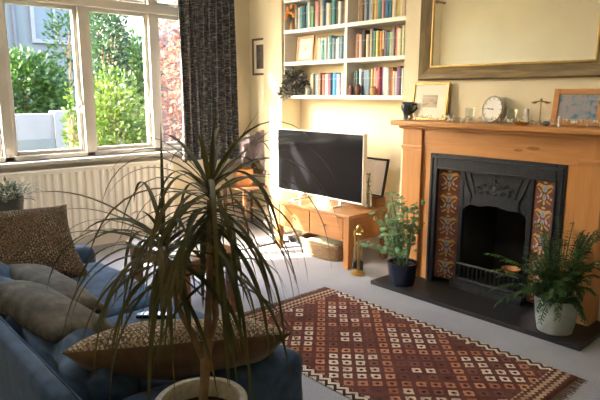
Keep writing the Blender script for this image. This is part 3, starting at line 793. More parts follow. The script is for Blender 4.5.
# ------------------------------------------------------------------ television corner
def tv_stand():
    x0, x1, y0, y1, zt = -3.86, -2.935, 3.20, 3.72, .452
    r = thing('tv_stand', ((x0+x1)/2, (y0+y1)/2, 0), 'light oak television stand with two drawers in the alcove', 'tv stand')
    m = MB(); m.box(x0-.012, x1+.012, y0-.012, y1, zt-.026, zt, .005); m.build('top', 'oak', r)
    for x, y, sx in ((x0, y0, 1), (x1-.065, y0, -1), (x0, y1-.065, 1), (x1-.065, y1-.065, -1)):
        t = bmesh.new(); bmesh.ops.create_cube(t, size=1)
        for v in t.verts:
            top = v.co.z > 0
            k = 1 if top else .86
            v.co = V((x+.0325 + v.co.x*.065*k, y+.0325+v.co.y*.065*k, zt-.026 if top else 0))
        bmesh.ops.bevel(t, geom=t.edges[:], offset=.003, segments=1, affect='EDGES'); q = MB(); q.merge(t); q.build('leg', 'oakv', r)
    m = MB(); m.box(x0+.06, x1-.06, y0+.022, y1-.03, .22, zt-.026, .003); m.build('carcass', 'oak', r)
    m = MB(); m.box(x0+.01, x0+.05, y0+.06, y1-.06, .22, zt-.026, .003); m.build('side_panel', 'oak', r); m = MB(); m.box(x1-.05, x1-.01, y0+.06, y1-.06, .22, zt-.026, .003); m.build('side_panel', 'oak', r)
    mid = (x0+x1)/2
    for a, b in ((x0+.072, mid-.004), (mid+.004, x1-.072)):
        d = MB(); d.box(a, b, y0+.006, y0+.026, .235, zt-.034, .004); dr = d.build('drawer', 'oak', r)
        k = MB(); k.lathe([(0, .026), (.012, .024), (.014, .018), (.007, .010), (.006, 0)], ((a+b)/2, y0+.006, .33), 14, Matrix.Rotation(PI/2, 4, 'X')); k.build('knob', 'chrome', dr)
tv_stand()
def tv():
    x0, x1, z0, z1, y = -4.045, -2.97, .505, 1.085, 3.40
    r = thing('television', (-3.49, y+.03, .452), 'large silver framed flat television on the oak stand', 'television')
    m = MB(); b = .010
    m.box(x0, x1, y+.004, y+.045, z0, z1, .005); m.build('housing', 'tvwhite', r)
    m = MB(); m.box(x0, x0+b, y-.004, y+.01, z0, z1, .003); m.box(x1-b, x1, y-.004, y+.01, z0, z1, .003); m.box(x0+b, x1-b, y-.004, y+.01, z1-b, z1, .003); m.box(x0+b, x1-b, y-.004, y+.01, z0, z0+b*1.5, .003); m.build('bezel', 'tvwhite', r)
    m = MB(); m.box(x0+b, x1-b, y+.0005, y+.006, z0+b*1.5, z1-b); m.build('screen', 'screen', r, smooth=False)
    for xx in (-3.74, -3.24):
        m = MB(); m.box(xx-.013, xx+.013, y+.008, y+.032, .462, z0+.01, .003); m.box(xx-.016, xx+.016, y-.085, y+.12, .4525, .4645, .004); m.build('stand_foot', 'tvwhite', r)
tv()
m = MB(); m.box(-3.24, -2.99, 3.60, 3.715, .4525, .530, .004)
tag(m.build('wooden_box', 'tablewood', origin=(-3.1, 3.66, .4525)), 'low brown wooden box behind the television under the leaning picture', 'box')
p = picture('leaning_picture', -3.30, -2.985, .531, .862, 3.685, .018, 'black', 'black framed pale print leaning on the wall behind the television', 'picture', 'art_grey', .22, .004)
def bottle_vase():
    x, y, z = -3.035, 3.545, .4525
    r = thing('glass_vase', (x, y, z), 'clear glass bottle vase holding one dark sprig beside the television', 'vase')
    m = MB(); m.lathe([(0, 0), (.035, 0), (.038, .01), (.038, .11), (.026, .145), (.016, .16), (.016, .19), (.019, .195), (.0145, .195), (.0125, .16), (.032, .11), (.033, .012), (0, .012)], (x, y, z), 22); m.build('bottle', 'clear', r)
    s = MB(); s.tube([(x+.01, y, z+.02), (x, y, z+.15), (x+.004, y, z+.27)], .002, 5)
    for k in range(26):
        t = R.uniform(.15, .29); leaf(s, (x, y, z+t), rv()+V((0, 0, .5)), rv(), .03, .014)
    s.build('sprig', 'fern', r)
bottle_vase()
def basket():
    x0, x1, y0, y1, h = -3.62, -3.10, 3.24, 3.52, .135
    r = thing('wicker_basket', ((x0+x1)/2, (y0+y1)/2, 0), 'oval wicker basket of magazines on the carpet under the television stand', 'basket')
    cx, cy = (x0+x1)/2, (y0+y1)/2
    m = MB(); nz, ns = 9, 56
    def fn(u, v):
        a = u*2*PI; k = .80+.20*v
        w_ = .006*math.sin(u*2*PI*22 + (PI if int(v*nz+.5) % 2 else 0))
        ca, sa = math.cos(a), math.sin(a); sq = (abs(ca)**3.2+abs(sa)**3.2)**(-1/3.2)
        return V((cx+(x1-x0)/2*k*ca*sq+w_*ca, cy+(y1-y0)/2*k*sa*sq+w_*sa, .002+h*v))
    m.grid(fn, ns*2, nz)
    o = m.build('weave', 'wicker', r); sm = o.modifiers.new('t', 'SOLIDIFY'); sm.thickness = .008; sm.offset = 1
    m = MB(); m.tube([fn(k/48, 1)+V((0, 0, .004)) for k in range(49)], .011, 8); m.build('rim', 'wicker', r)
    m = MB(); m.box(cx-.19, cx+.19, cy-.09, cy+.09, .002, .012); m.build('base', 'wicker', r)
    for k, (mt, lb) in enumerate((('bk_pale green', 'pale green magazine on top of the pile in the wicker basket'), ('bk_red', 'red magazine lying second in the wicker basket'), ('bk_white', 'white magazine under the red one in the wicker basket'))):
        z = .128-.026*k
        q = MB(); q.box(-.155, .155, -.085, .085, -.012, .012, .003)
        o = q.build('magazine', mt); o.location = (cx+.004*k, cy, z); o.rotation_euler = (0, 0, .05-.05*k)
        tag(o, lb, 'magazine', 'magazines in the wicker basket')
    q = MB(); q.box(cx-.17, cx+.17, cy-.09, cy+.09, .0135, .063, .003)
    tag(q.build('magazine_pile', 'bk_charcoal', origin=(cx, cy, .0135)), 'thick dark bound volume at the bottom of the wicker basket', 'book')
basket()
m = MB(); m.box(-3.95, -3.66, 3.44, 3.62, 0, .055, .006); m.box(-3.93, -3.68, 3.437, 3.441, .012, .04)
tag(m.build('media_box', 'black', origin=(-3.8, 3.53, 0)), 'flat black media box on the floor under the stand', 'media box')
m = MB(); pts = [(-4.25+.06*k+.03*math.sin(k*2.1), 3.44+.035*math.sin(k*1.7), .006+.004*(k % 2)) for k in range(9)]; m.tube(pts, .005, 6)
tag(m.build('cable', 'white', origin=(-4.0, 3.44, 0)), 'white cable trailing across the carpet left of the television stand', 'cable')

m = MB(); m.tube([(-4.05, 2.80, .006), (-3.985, 2.95, .006), (-3.97, 3.12, .006), (-3.965, 3.33, .006), (-3.90, 3.50, .006)], .006, 6)
tag(m.build('cable', 'black', origin=(-3.98, 3.1, 0)), 'black cable lying on the carpet beside the left leg of the television stand', 'cable')
# brass fire tools
def fire_tools():
    x, y = -2.82, 3.19
    r = thing('fire_tool_stand', (x, y, 0), 'brass companion set of fireside tools on the carpet beside the hearth', 'fire tools')
    m = MB(); m.lathe([(0, 0), (.058, 0), (.060, .012), (.046, .022), (.020, .032), (.012, .05), (.016, .06), (.008, .075), (.007, .20), (.013, .21), (.013, .225), (.007, .235), (.007, .335), (.018, .35), (.023, .37), (.016, .392), (.006, .40), (0, .408)], (x, y, 0), 24); m.build('stand', 'brass', r)
    m = MB(); m.tube([(x-.038, y, .325), (x+.038, y, .325)], .005); m.tube([(x, y-.038, .325), (x, y+.038, .325)], .005); m.build('hanger', 'brass', r)
    for k, (dx, dy) in enumerate(((-.036, 0), (.036, 0), (0, .036), (0, -.036))):
        t = MB(); xx, yy = x+dx, y+dy
        t.tube([(xx, yy, .11), (xx, yy, .31)], .004); t.lathe([(0, 0), (.010, .004), (.008, .03), (.012, .045), (0, .055)], (xx, yy, .31), 12)
        o = t.build('tool_handle', 'brass', r)
        t = MB()
        if k == 0: t.lathe([(.006, .12), (.018, .10), (.020, .045), (0, .045)], (xx, yy, 0), 14); t.build('brush', 'black', r)
        elif k == 1: t.box(xx-.016, xx+.016, yy-.006, yy+.006, .04, .12, .004); t.build('shovel', 'black', r)
        elif k == 2: t.tube([(xx, yy, .12), (xx, yy, .05)], .006); t.build('poker', 'black', r)
        else: t.tube([(xx-.01, yy, .12), (xx-.018, yy, .05)], .004); t.tube([(xx+.01, yy, .12), (xx+.018, yy, .05)], .004); t.build('tongs', 'black', r)
fire_tools()

# ------------------------------------------------------------------ plants on the hearth
def pot(r, x, y, z, r_, h, mt, rim=.008):
    m = MB(); m.lathe([(0, 0), (r_*.80, 0), (r_*.90, h*.3), (r_, h*.85), (r_+rim*.4, h), (r_-rim, h), (r_-rim*1.5, h*.86), (0, h*.86)], (x, y, z), 32); m.build('pot', mt, r)
    m = MB(); m.lathe([(0, h*.885), (r_-rim*1.6, h*.87)], (x, y, z), 24); m.build('soil', 'soil', r)
def geranium():
    x, y, z = -2.40, 3.205, .0305
    r = thing('potted_geranium', (x, y, z), 'pale green bushy plant in a navy glazed pot on the left of the hearth', 'potted plant')
    pot(r, x, y, z, .108, .165, 'bluepot')
    st = MB(); f = MB()
    for k in range(24):
        a = R.uniform(0, 2*PI); q = R.uniform(.05, .25); hgt = R.uniform(.14, .50)
        if math.sin(a) > 0: q *= .7
        p0 = V((x+.03*math.cos(a), y+.03*math.sin(a), z+.14)); p2 = V((x+q*math.cos(a)-.03, y+q*math.sin(a)-.02, z+.15+hgt*(1.15-q*1.6)))
        p1 = (p0+p2)/2 + V((0, 0, .06)); st.tube([p0, p1, p2], [.005, .004, .003], 5)
        for j in range(15):
            t = R.uniform(.30, 1.08); c = p0*(1-t)**2 + p1*2*t*(1-t) + p2*t*t
            # rounded, lobed leaf on a stalk
            d = rv(); d.z = abs(d.z)*.3; lp = c + d.normalized()*R.uniform(.02, .05)
            nn = (V((0, -.4, 1))+rv()*.6).normalized(); u = nn.cross(V((1, .2, 0))).normalized(); w_ = nn.cross(u); rr = R.uniform(.012, .023)
            vs = [lp+nn*.004]; kq = 12
            for i in range(kq): b = i*2*PI/kq; s = rr*(1 if i % 2 else .78); vs.append(lp+u*math.cos(b)*s+w_*math.sin(b)*s)
            f.quadlist(vs, [(0, 1+i, 1+(i+1) % kq) for i in range(kq)])
    st.build('stems', 'geran', r); f.build('foliage', 'geran', r, smooth=False)
geranium()
def fernplant():
    x, y, z = -1.285, 3.215, .0305
    r = thing('potted_fern', (x, y, z), 'dark feathery fern in a grey green pot on the right of the hearth', 'potted plant')
    pot(r, x, y, z, .122, .205, 'greypot')
    st = MB(); f = MB()
    fr = []
    for k in range(84):
        a = R.uniform(0, 2*PI); q = R.uniform(.05, .24)
        fr.append((a, q, R.uniform(-.08, .46)))
    fr += [(PI*1.03, .40, .20), (PI*1.1, .36, .12), (PI*.98, .36, .28), (PI*1.15, .33, .02), (PI*1.05, .31, .08), (PI*.95, .30, .0), (-.2, .16, .46), (2.6, .16, .42), (.2, .12, .44), (PI*1.2, .30, -.05), (PI*1.1, .28, .2), (PI*1.25, .25, .0)]
    for a, q, hh in fr:
        if math.sin(a) > 0: q = min(q, .17)
        p0 = V((x+.04*math.cos(a), y+.04*math.sin(a), z+.18)); p2 = p0 + V((q*math.cos(a), q*math.sin(a), hh)); p1 = (p0+p2)/2 + V((0, 0, .13))
        P = lambda t: p0*(1-t)**2 + p1*2*t*(1-t) + p2*t*t
        st.tube([P(i/5) for i in range(6)], [.003]*6, 5)
        for j in range(3, 19):
            c = P(j/18); d = (P(min(1, j/18+.02))-P(j/18-.02)).normalized()
            for s in (-1, 1):
                sd = d.cross(V((0, 0, 1))); sd = sd.normalized() if sd.length > .05 else V((1, 0, 0))
                L = .055*(1-.5*j/18)
                leaf(f, c, sd*s + d*.7 + V((0, 0, -.45)) + rv()*.35, V((0, 0, 1)) + rv()*.5, L, .012, .1, 2)
    st.build('stems', 'fern', r); f.build('fronds', 'fern', r, smooth=False)
fernplant()
M['terra'] = plain('terracotta', (.52, .24, .09), .5, 0, .2, 20)
m = MB(); m.lathe([(0, 0), (.02, 0), (.055, .028), (.062, .04), (.056, .04), (.03, .012), (0, .010)], (-1.70, 3.46, .2165), 22)
tag(m.build('copper_bowl', 'terra', origin=(-1.70, 3.46, .2165)), 'small orange brown bowl resting on the fire bars', 'bowl')

# ------------------------------------------------------------------ rug
m = MB(); rx0, rx1, ry0, ry1 = RUG; cx, cy = (rx0+rx1)/2, (ry0+ry1)/2
def rugf(u, v):
    x = rx0+(rx1-rx0)*u; y = ry0+(ry1-ry0)*v
    return V((x, y + .004*math.sin(u*11), .009 + .0025*math.sin(x*9+y*4)*math.sin(y*7)))
m.grid(rugf, 60, 40)
rug = thing('kilim_rug', (cx, cy, 0), 'red brown kilim rug with cream and rust diamonds on the grey carpet', 'rug')
o = m.build('woven_field', 'rug', rug); sm = o.modifiers.new('t', 'SOLIDIFY'); sm.thickness = .007; sm.offset = -1
for e, xx, sg in ((0, rx0, -1), (1, rx1, 1)):
    f = MB()
    for k in range(170):
        y = ry0 + (ry1-ry0)*(k+.5)/170
        f.tube([(xx-sg*.004, y, .006), (xx+sg*.02, y+R.uniform(-.006, .006), .006), (xx+sg*R.uniform(.03, .05), y+R.uniform(-.012, .012), .003)], [.0022, .002, .0012], 4)
    f.build('fringe', 'cushback', rug)

# ------------------------------------------------------------------ coffee table
def coffee():
    x0, x1, y0, y1, zt = -3.52, -2.80, 1.60, 2.05, .42
    r = thing('coffee_table', ((x0+x1)/2, (y0+y1)/2, 0), 'square brown wooden coffee table between the sofa and the radiator', 'coffee table')
    m = MB(); m.box(x0, x1, y0, y1, zt-.028, zt, .005); m.build('top', 'tablewood', r)
    m = MB()
    m.box(x0+.03, x1-.03, y0+.03, y0+.05, zt-.10, zt-.028, .002); m.box(x0+.03, x1-.03, y1-.05, y1-.03, zt-.10, zt-.028, .002)
    m.box(x0+.03, x0+.05, y0+.05, y1-.05, zt-.10, zt-.028, .002); m.box(x1-.05, x1-.03, y0+.05, y1-.05, zt-.10, zt-.028, .002)
    m.build('apron', 'tablewood', r)
    for x in (x0+.02, x1-.08):
        for y in (y0+.02, y1-.08):
            m = MB(); m.box(x, x+.06, y, y+.06, 0, zt-.028, .004); m.build('leg', 'tablewood', r)
coffee()
for i, (x, y, a, lb, w_, h_, mt) in enumerate(((-3.33, 1.80, .25, 'white open magazine on the coffee table nearest the radiator', .28, .20, 'paper'), (-2.99, 1.79, -.3, 'white sheet of paper at the near edge of the coffee table', .21, .29, 'paper'), (-3.10, 1.965, -.05, 'blue edged newspaper at the far side of the coffee table', .22, .13, 'bk_pale blue'))):
    m = MB(); m.grid(lambda u, v: V(((u-.5)*w_, (v-.5)*h_, .004+.004*abs(math.sin(u*PI*2)))), 12, 2)
    o = m.build('magazine', mt); o.location = (x, y, .4205); o.rotation_euler = (0, 0, a); sm = o.modifiers.new('t', 'SOLIDIFY'); sm.thickness = .004; sm.offset = -1
    tag(o, lb, 'magazine')

# ------------------------------------------------------------------ niche chair with a throw
M['chairwood'] = wood('red_brown_wood', (.26, .12, .055), (.14, .055, .025), 2, .4)
def niche_chair():
    x, y = -4.66, 3.50
    r = thing('wooden_chair', (x, y, 0), 'reddish brown wooden chair standing in the niche beside the curtain', 'chair')
    m = MB(); m.box(x-.20, x+.20, y-.20, y+.20, .44, .465, .008); m.build('seat', 'chairwood', r)
    for sx in (-1, 1):
        m = MB(); m.tube([(x+sx*.17, y-.17, 0), (x+sx*.17, y-.17, .44)], [.016, .02], 10); m.build('leg', 'chairwood', r)
        m = MB(); m.tube([(x+sx*.17, y+.18, 0), (x+sx*.17, y+.18, .45), (x+sx*.17, y+.24, .90)], [.017, .02, .016], 10); m.build('leg', 'chairwood', r)
    for z in (.58, .70, .82):
        m = MB(); yy = y+.18+.06*(z-.45)/.53; m.box(x-.16, x+.16, yy-.008, yy+.008, z-.03, z+.03, .004); m.build('back_rail', 'chairwood', r)
    m = MB(); m.tube([(x-.17, y-.17, .2), (x+.17, y-.17, .2)], .009); m.tube([(x-.17, y-.17, .25), (x-.17, y+.18, .25)], .009); m.tube([(x+.17, y-.17, .25), (x+.17, y+.18, .25)], .009); m.build('stretcher', 'chairwood', r)
    # throw bundled over the back
    m = MB()
    def fn(u, v):
        w_ = (u-.62)*.50; t = v*2-1
        yy = y+.235 - .075*math.cos(t*PI/2)*0 ; z = .93 + .05*math.sin(u*5) + .10*math.exp(-((u-.75)/.18)**2)
        ang = t*PI
        if abs(t) < .3: py, pz = y+.24-.055*math.sin(t/.3*PI/2)*1, z - .02*(abs(t)/.3)**2
        else: py, pz = y+.24-(.055+.10*(abs(t)-.3))*(1 if t > 0 else -1), z-.02-(abs(t)-.3)*.40*(1 if t > 0 else .6)
        q = V((x+w_*(1+.08*math.sin(v*9)), py, pz)); nz = noise.noise(q*8)*.055 + noise.noise(q*19)*.02
        if t < 0: py = min(py, y+.325)
        return V((q.x + nz*.6, min(q.y - abs(nz)*1.2, YB-.03), q.z + nz))
    m.grid(fn, 34, 40)
    o = m.build('throw_blanket', 'mauve', angle=180); sm = o.modifiers.new('t', 'SOLIDIFY'); sm.thickness = .012
    tag(o, 'mauve grey throw heaped over the back of the wooden niche chair', 'throw')
    m = MB(); m.lathe([(0, 0), (.09, 0), (.11, .08), (.10, .16), (.085, .17), (.09, .15), (.095, .08), (0, .03)], (x+.0, y-.05, .4655), 24)
    tag(m.build('orange_basket', 'terra', origin=(x, y-.05, .4655)), 'round orange brown basket on the seat of the niche chair', 'basket')
niche_chair()

# ------------------------------------------------------------------ sofa
def softbox(m, x0, x1, y0, y1, z0, z1, rad, amp=.0, frq=6, n=(26, 22, 12), seed=0, wr=None, cuts=14):
    """rounded upholstered block with soft wrinkles"""
    t = bmesh.new(); bmesh.ops.create_cube(t, size=2)
    bmesh.ops.subdivide_edges(t, edges=t.edges[:], cuts=cuts, use_grid_fill=True)
    cx, cy, cz = (x0+x1)/2, (y0+y1)/2, (z0+z1)/2; hx, hy, hz = (x1-x0)/2, (y1-y0)/2, (z1-z0)/2
    for v in t.verts:
        p = V((v.co.x*hx, v.co.y*hy, v.co.z*hz))
        q = V((max(-hx+rad, min(hx-rad, p.x)), max(-hy+rad, min(hy-rad, p.y)), max(-hz+rad, min(hz-rad, p.z))))
        d = p-q
        if d.length > 1e-6: p = q + d.normalized()*min(rad, d.length)
        w_ = V((cx, cy, cz))+p
        nn = d.normalized() if d.length > 1e-6 else V((0, 0, 1))
        if amp:
            s = V((seed*7.1, 0, 0))
            k = noise.noise(w_*frq+s)*amp
            if wr: k += wr(w_)
            w_ = w_ + nn*k
        v.co = w_
    m.merge(t); return m
AX = -1.35
def sofa():
    x0, x1, y0, y1 = -3.36, AX, .43, 1.28
    r = thing('sofa', ((x0+x1)/2, .85, 0), 'blue denim sofa seen from behind in the left foreground', 'sofa')
    m = MB(); softbox(m, x0+.02, x1-.02, y0+.03, y1-.02, .08, .29, .03, .004); m.build('base', 'denim', r, angle=180)
    for s, a, b in ((1, x1-.17, x1), (-1, x0, x0+.17)):
        m = MB(); softbox(m, a, b, y0+.02, y1, .07, .505, .06, .010, 9, seed=s)
        m.build('arm', 'denim', r, angle=180)
    m = MB(); softbox(m, x0+.01, x1-.01, y0, y0+.065, .07, .60, .028, .004, 7)
    m.build('back', 'denim', r, angle=180)
    xm = (x0+x1)/2 + .0
    for a, b, sd in ((x1-.175-.80, x1-.175, 3), (x0+.175, x1-.175-.805, 5)):
        m = MB(); softbox(m, a, b, y0+.12, y1+.01, .29, .435, .045, .012, 5, seed=sd)
        m.build('seat_cushion', 'denim', r, angle=180)
    for a, b, sd in ((-2.40, x1-.165, 1), (x0+.165, -2.405, 2)):
        def wr(p):      # deep diagonal creases
            q = p.x*.55 + p.z*.8 + p.y*.95 + noise.noise(p*4)*.10
            return .030*math.sin(q*42)*max(0, noise.noise(p*5+V((3, 1, 2)))+.5) + .012*noise.noise(p*14)
        m = MB(); softbox(m, a, b, y0+.085, y0+.29, .425, .60 if sd == 2 else .565, .085, .02, 6, seed=sd, wr=wr, cuts=46)
        o = m.build('back_cushion', 'denim', r, angle=180)
    m = MB(); m.tube([(x0+.03, y0+.062, .588), (x1-.03, y0+.062, .588)], .004, 6); m.build('piping', 'denim', r)
    for x in (x0+.08, x1-.08):
        for y in (y0+.08, y1-.08):
            m = MB(); m.lathe([(0, 0), (.02, 0), (.027, .085), (0, .085)], (x, y, 0), 14); m.build('leg', 'darkwood', r)
sofa()
def pillow(name, c, U, W, wd, ht, th, mats, label, seed=0, wrinkle=.012):
    """square cushion: U along its width, W along its height, normal is the patterned side"""
    U = V(U).normalized(); Nn = U.cross(V(W)).normalized(); W = Nn.cross(U).normalized(); c = V(c)
    m = MB(); n = 30
    for side, mi in ((1, 0), (-1, len(mats)-1)):
        m.mi = mi
        def fn(a, b):
            u, v = a*2-1, b*2-1
            # pinched corners, bowed sides
            uu = u*(1-.10*(1-v*v)*abs(u)); vv = v*(1-.10*(1-u*u)*abs(v))
            f = max(0, (1-u*u)*(1-v*v))**.42
            p = c + U*(uu*wd/2) + W*(vv*ht/2) + Nn*(side*th/2*f)
            k = noise.noise(p*7+V((seed, 0, 0)))*wrinkle*min(1, f*1.6) + noise.noise(p*19+V((0, seed, 0)))*wrinkle*.4*f
            return p + Nn*(k*side)
        m.grid(fn, n, n)
    bmesh.ops.remove_doubles(m.bm, verts=m.bm.verts, dist=.0008)
    bmesh.ops.recalc_face_normals(m.bm, faces=m.bm.faces)
    zmin = min(v.co.z for v in m.bm.verts)
    o = m.build(name, mats, origin=(c.x, c.y, zmin), angle=180)
    return tag(o, label, 'cushion')
# on the near arm, slanting down to the seat
pillow('tweed_cushion', (-1.555, .885, .565), (.33, .56, .0), (-.46, .27, -.31), .70, .33, .19, ['tweedlit', 'cushback'], 'brown and cream checked cushion slumped over the near arm of the sofa', 1)
pillow('tweed_cushion', (-3.085, .78, .605), (.02, 1., -.03), (-.30, -.17, .31), .70, .50, .19, ['tweed', 'cushback'], 'large dark checked cushion propped against the far arm of the sofa', 2)
pillow('velvet_cushion', (-2.60, .79, .520), (1, .04, -.02), (.0, -.26, .07), .74, .26, .15, ['velvet', 'velvet'], 'olive grey velvet cushion, the farther of the pair against the sofa back', 3, .007)
pillow('velvet_cushion', (-2.19, .645, .575), (1, .12, -.03), (.0, -.26, .07), .72, .27, .14, ['velvet', 'velvet'], 'olive grey velvet cushion, the nearer of the pair against the sofa back', 4, .007)
def remote():
    r = thing('remote_control', (-2.13, 1.09, .438), 'slim black remote control lying on the blue sofa seat', 'remote control')
    Q = Matrix.Translation((-2.13, 1.09, .447)) @ Matrix.Rotation(.83, 4, 'Z')
    m = MB(); m.box(-.085, .085, -.021, .021, -.009, .008, .005, 2, Q); m.build('body', 'black', r)
    m = MB()
    for i in range(7):
        for j in (-1, 0, 1): m.box(-.065+i*.018, -.055+i*.018, j*.012-.004, j*.012+.004, .008, .010, 0, 1, Q)
    m.build('buttons', 'chrome', r)
remote()

# side table, variegated plant and dish by the radiator
def side_table():
    x, y = -4.16, 1.12
    r = thing('side_table', (x, y, 0), 'small round wooden side table between the sofa and the radiator', 'side table')
    m = MB(); m.lathe([(0, .525), (.24, .525), (.25, .535), (.245, .55), (0, .55)], (x, y, 0), 36); m.build('top', 'tablewood', r)
    for k in range(3):
        a = k*2*PI/3+.4; m = MB(); m.tube([(x+.08*math.cos(a), y+.08*math.sin(a), .527), (x+.2*math.cos(a), y+.2*math.sin(a), 0)], [.018, .012], 10); m.build('leg', 'tablewood', r)
    z = .5505; px, py = -4.22, 1.08
    q = thing('variegated_plant', (px, py, z), 'cream variegated plant in a dark green grey pot before the radiator', 'potted plant')
    pot(q, px, py, z, .098, .135, 'greenpot')
    f = MB()
    for k in range(230):
        a = R.uniform(0, 2*PI); el = R.uniform(.1, 1.3); q_ = R.uniform(.02, .15)
        p = V((px+q_*math.cos(a)*1.1, py+q_*math.sin(a)*1.1, z+.13+R.uniform(.0, .09)))
        leaf(f, p, (math.cos(a)*math.cos(el), math.sin(a)*math.cos(el), math.sin(el)*.8-.1), (0, 0, 1), R.uniform(.05, .08), .022, .2, 3, .3)
    f.build('foliage', 'varieg', q, smooth=False)
    m = MB(); m.lathe([(0, 0), (.05, 0), (.075, .03), (.08, .04), (.076, .04), (.05, .008), (0, .006)], (-4.03, 1.17, z), 26)
    tag(m.build('green_dish', 'greendish', origin=(-4.03, 1.17, z)), 'bright green dish beside the variegated plant', 'dish')
side_table()

# ------------------------------------------------------------------ dracaena in the foreground
def dracaena():
    x, y, H_ = -1.187, .725, .60
    r = thing('dracaena', (x, y, 0), 'tall dragon tree with arching narrow leaves in a cream pot before the sofa', 'potted plant')
    m = MB(); rr = .123
    m.lathe([(0, 0), (.088, 0), (.095, .02), (rr-.014, H_-.06), (rr-.004, H_-.035), (rr, H_-.03), (rr+.001, H_-.004), (rr-.003, H_), (rr-.018, H_), (rr-.022, H_-.006), (rr-.026, H_-.05), (0, H_-.05)], (x, y, 0), 48); m.build('pot', 'cream', r)
    m = MB(); m.lathe([(0, H_-.042), (rr-.027, H_-.048)], (x, y, 0), 32); m.build('soil', 'soil', r)
    fork = V((-1.232, .773, .682)); c1 = V((-1.292, .840, 1.11)); c2 = V((-1.363, .732, .972)); c3 = V((-1.277, .829, .918))
    m = MB(); m.tube([(x, y, H_-.06), (x-.02, y+.025, H_+.03), fork], [.0135, .013, .0155], 12)
    def stem(c, rad, bow): 
        mid = (fork+c)/2 + V(bow); m.tube([fork-V((0, 0, .02)), fork.lerp(mid, .5), mid, mid.lerp(c, .55), c], [rad*1.3, rad*1.1, rad, rad*.95, rad*.9], 10)
    stem(c1, .0095, (.008, .0, 0)); stem(c2, .0085, (-.02, -.012, -.01)); stem(c3, .008, (.02, .012, 0))
    m.build('stem', 'bark', r)
    def blade(mb, p, az, el, L, W, droop):
        d = V((math.cos(az)*math.cos(el), math.sin(az)*math.cos(el), math.sin(el))); p = V(p); n = 12; st = L/n
        vs = []; sd = V((-math.sin(az), math.cos(az), 0)); tw = R.uniform(-.5, .5)
        for i in range(n+1):
            t = i/n; w_ = W*(.55+.45*min(1, t*4))*(1-t**2.4)+.0006
            up = sd.cross(d).normalized(); s2 = (sd*math.cos(tw*t)+up*math.sin(tw*t))
            vs += [p - s2*w_*.5 + up*w_*.14, p, p + s2*w_*.5 + up*w_*.14]
            p = p + d*st
            d = (d + V((0, 0, -droop*st*(.4+1.6*t)))).normalized()
        fs = []
        for i in range(n): a = i*3; fs += [(a, a+1, a+4, a+3), (a+1, a+2, a+5, a+4)]
        mb.quadlist(vs, fs)
    for c, n, L0, L1, hgt in ((c1, 78, .32, .54, .13), (c2, 54, .26, .46, .10), (c3, 16, .30, .46, .05)):
        f = MB()
        for k in range(n):
            t = k/n; az = k*2.39996 + R.uniform(-.25, .25); el = -.5 + 1.45*t**1.1 + R.uniform(-.15, .15)
            el = min(el, 1.05)
            L = R.uniform(L0, L1)*(1-.25*max(0, t-.8)/.2)
            blade(f, c + V((0, 0, -hgt*.6+hgt*t)), az, el, L, R.uniform(.012, .018), R.uniform(5.0, 9.5)*(1.0 if t < .9 else .8))
        # a few long straight ones as in the photograph
        if c is c1:
            for az, el, L, dr in ((1.10, 1.0, .25, .6), (2.3, 1.25, .20, 1.5), (1.0, .8, .27, 1.2)):
                blade(f, c+V((0, 0, .04)), az, el, L, .013, dr)
        if c is c2:
            for az, el, L, dr in ((2.6, 1.25, .34, .5), (-2.4, .55, .40, 3.), (-2.55, .15, .46, 1.6), (-2.2, .7, .38, 2.4), (-2.7, .35, .42, 3.)):
                blade(f, c+V((0, 0, .03)), az, el, L, .011, dr)
        f.build('leaf_crown', 'drac', r, angle=80)
dracaena()

# ------------------------------------------------------------------ outside
GZ = -.45
struct(MB().box(-60, XW-.25, -30, 40, GZ-.1, GZ).build('ground', 'lawn'))
o = MB().box(-17, -10.2, -30, 40, GZ, GZ+.03).build('street', 'road'); struct(o)
def tree(name, c, rad, n, L, W, mt, label, cat='tree', trunk=True, extra=()):
    r = thing(name, (c[0], c[1], GZ), label, cat)
    f = MB(); cloud(f, c, rad, n, L, W, .45)
    for cc, rr, nn in extra: cloud(f, cc, rr, nn, L, W, .45)
    f.build('foliage', mt, r, smooth=False)
    m = MB(); m.tube([(c[0], c[1], GZ), (c[0]+.05, c[1], (GZ+c[2])/2), (c[0], c[1]+.05, c[2])], [.07, .05, .03], 8)
    for k in range(5):
        a = k*1.26; m.tube([(c[0], c[1], c[2]-rad[2]*.4), (c[0]+rad[0]*.5*math.cos(a), c[1]+rad[1]*.5*math.sin(a), c[2]+rad[2]*.3)], [.025, .01], 6)
    m.build('trunk', 'bark', r)
tree('garden_shrub', (-7.2, 3.22, .55), (.55, .50, 1.20), 5600, .075, .045, 'lime', 'bright lime green shrub close outside the middle pane', 'shrub')
tree('hedge_bush', (-10.1, 2.95, 1.35), (.55, .80, .78), 5200, .10, .06, 'hedge', 'green hedge bush above the white wall through the left pane', 'shrub')
tree('garden_tree', (-9.4, 4.15, 2.0), (.45, .32, 1.5), 3000, .10, .05, 'darktree', 'narrow grey green tree behind the lime shrub', 'tree')
tree('garden_tree', (-11.6, 5.45, 1.70), (.75, .80, 1.05), 4200, .11, .06, 'hedge', 'rounded green tree seen through the right of the middle pane', 'tree')
tree('copper_tree', (-8.6, 5.30, 1.7), (.7, .65, 1.5), 2600, .10, .06, 'redtree', 'copper leaved tree beside the curtain through the narrow pane', 'tree')
tree('climbing_shrub', (-6.6, 2.42, .95), (.12, .05, .55), 200, .07, .045, 'lime', 'loose lime sprays at the right edge of the left pane', 'shrub')
tree('street_tree', (-15.5, 5.75, 2.75), (.6, .55, 1.0), 420, .15, .08, 'hedge', 'light green street tree before the house window', 'tree')
w = thing('garden_wall', (-9, 1.5, GZ), 'low white rendered garden wall with a pier outside the left pane', 'wall')
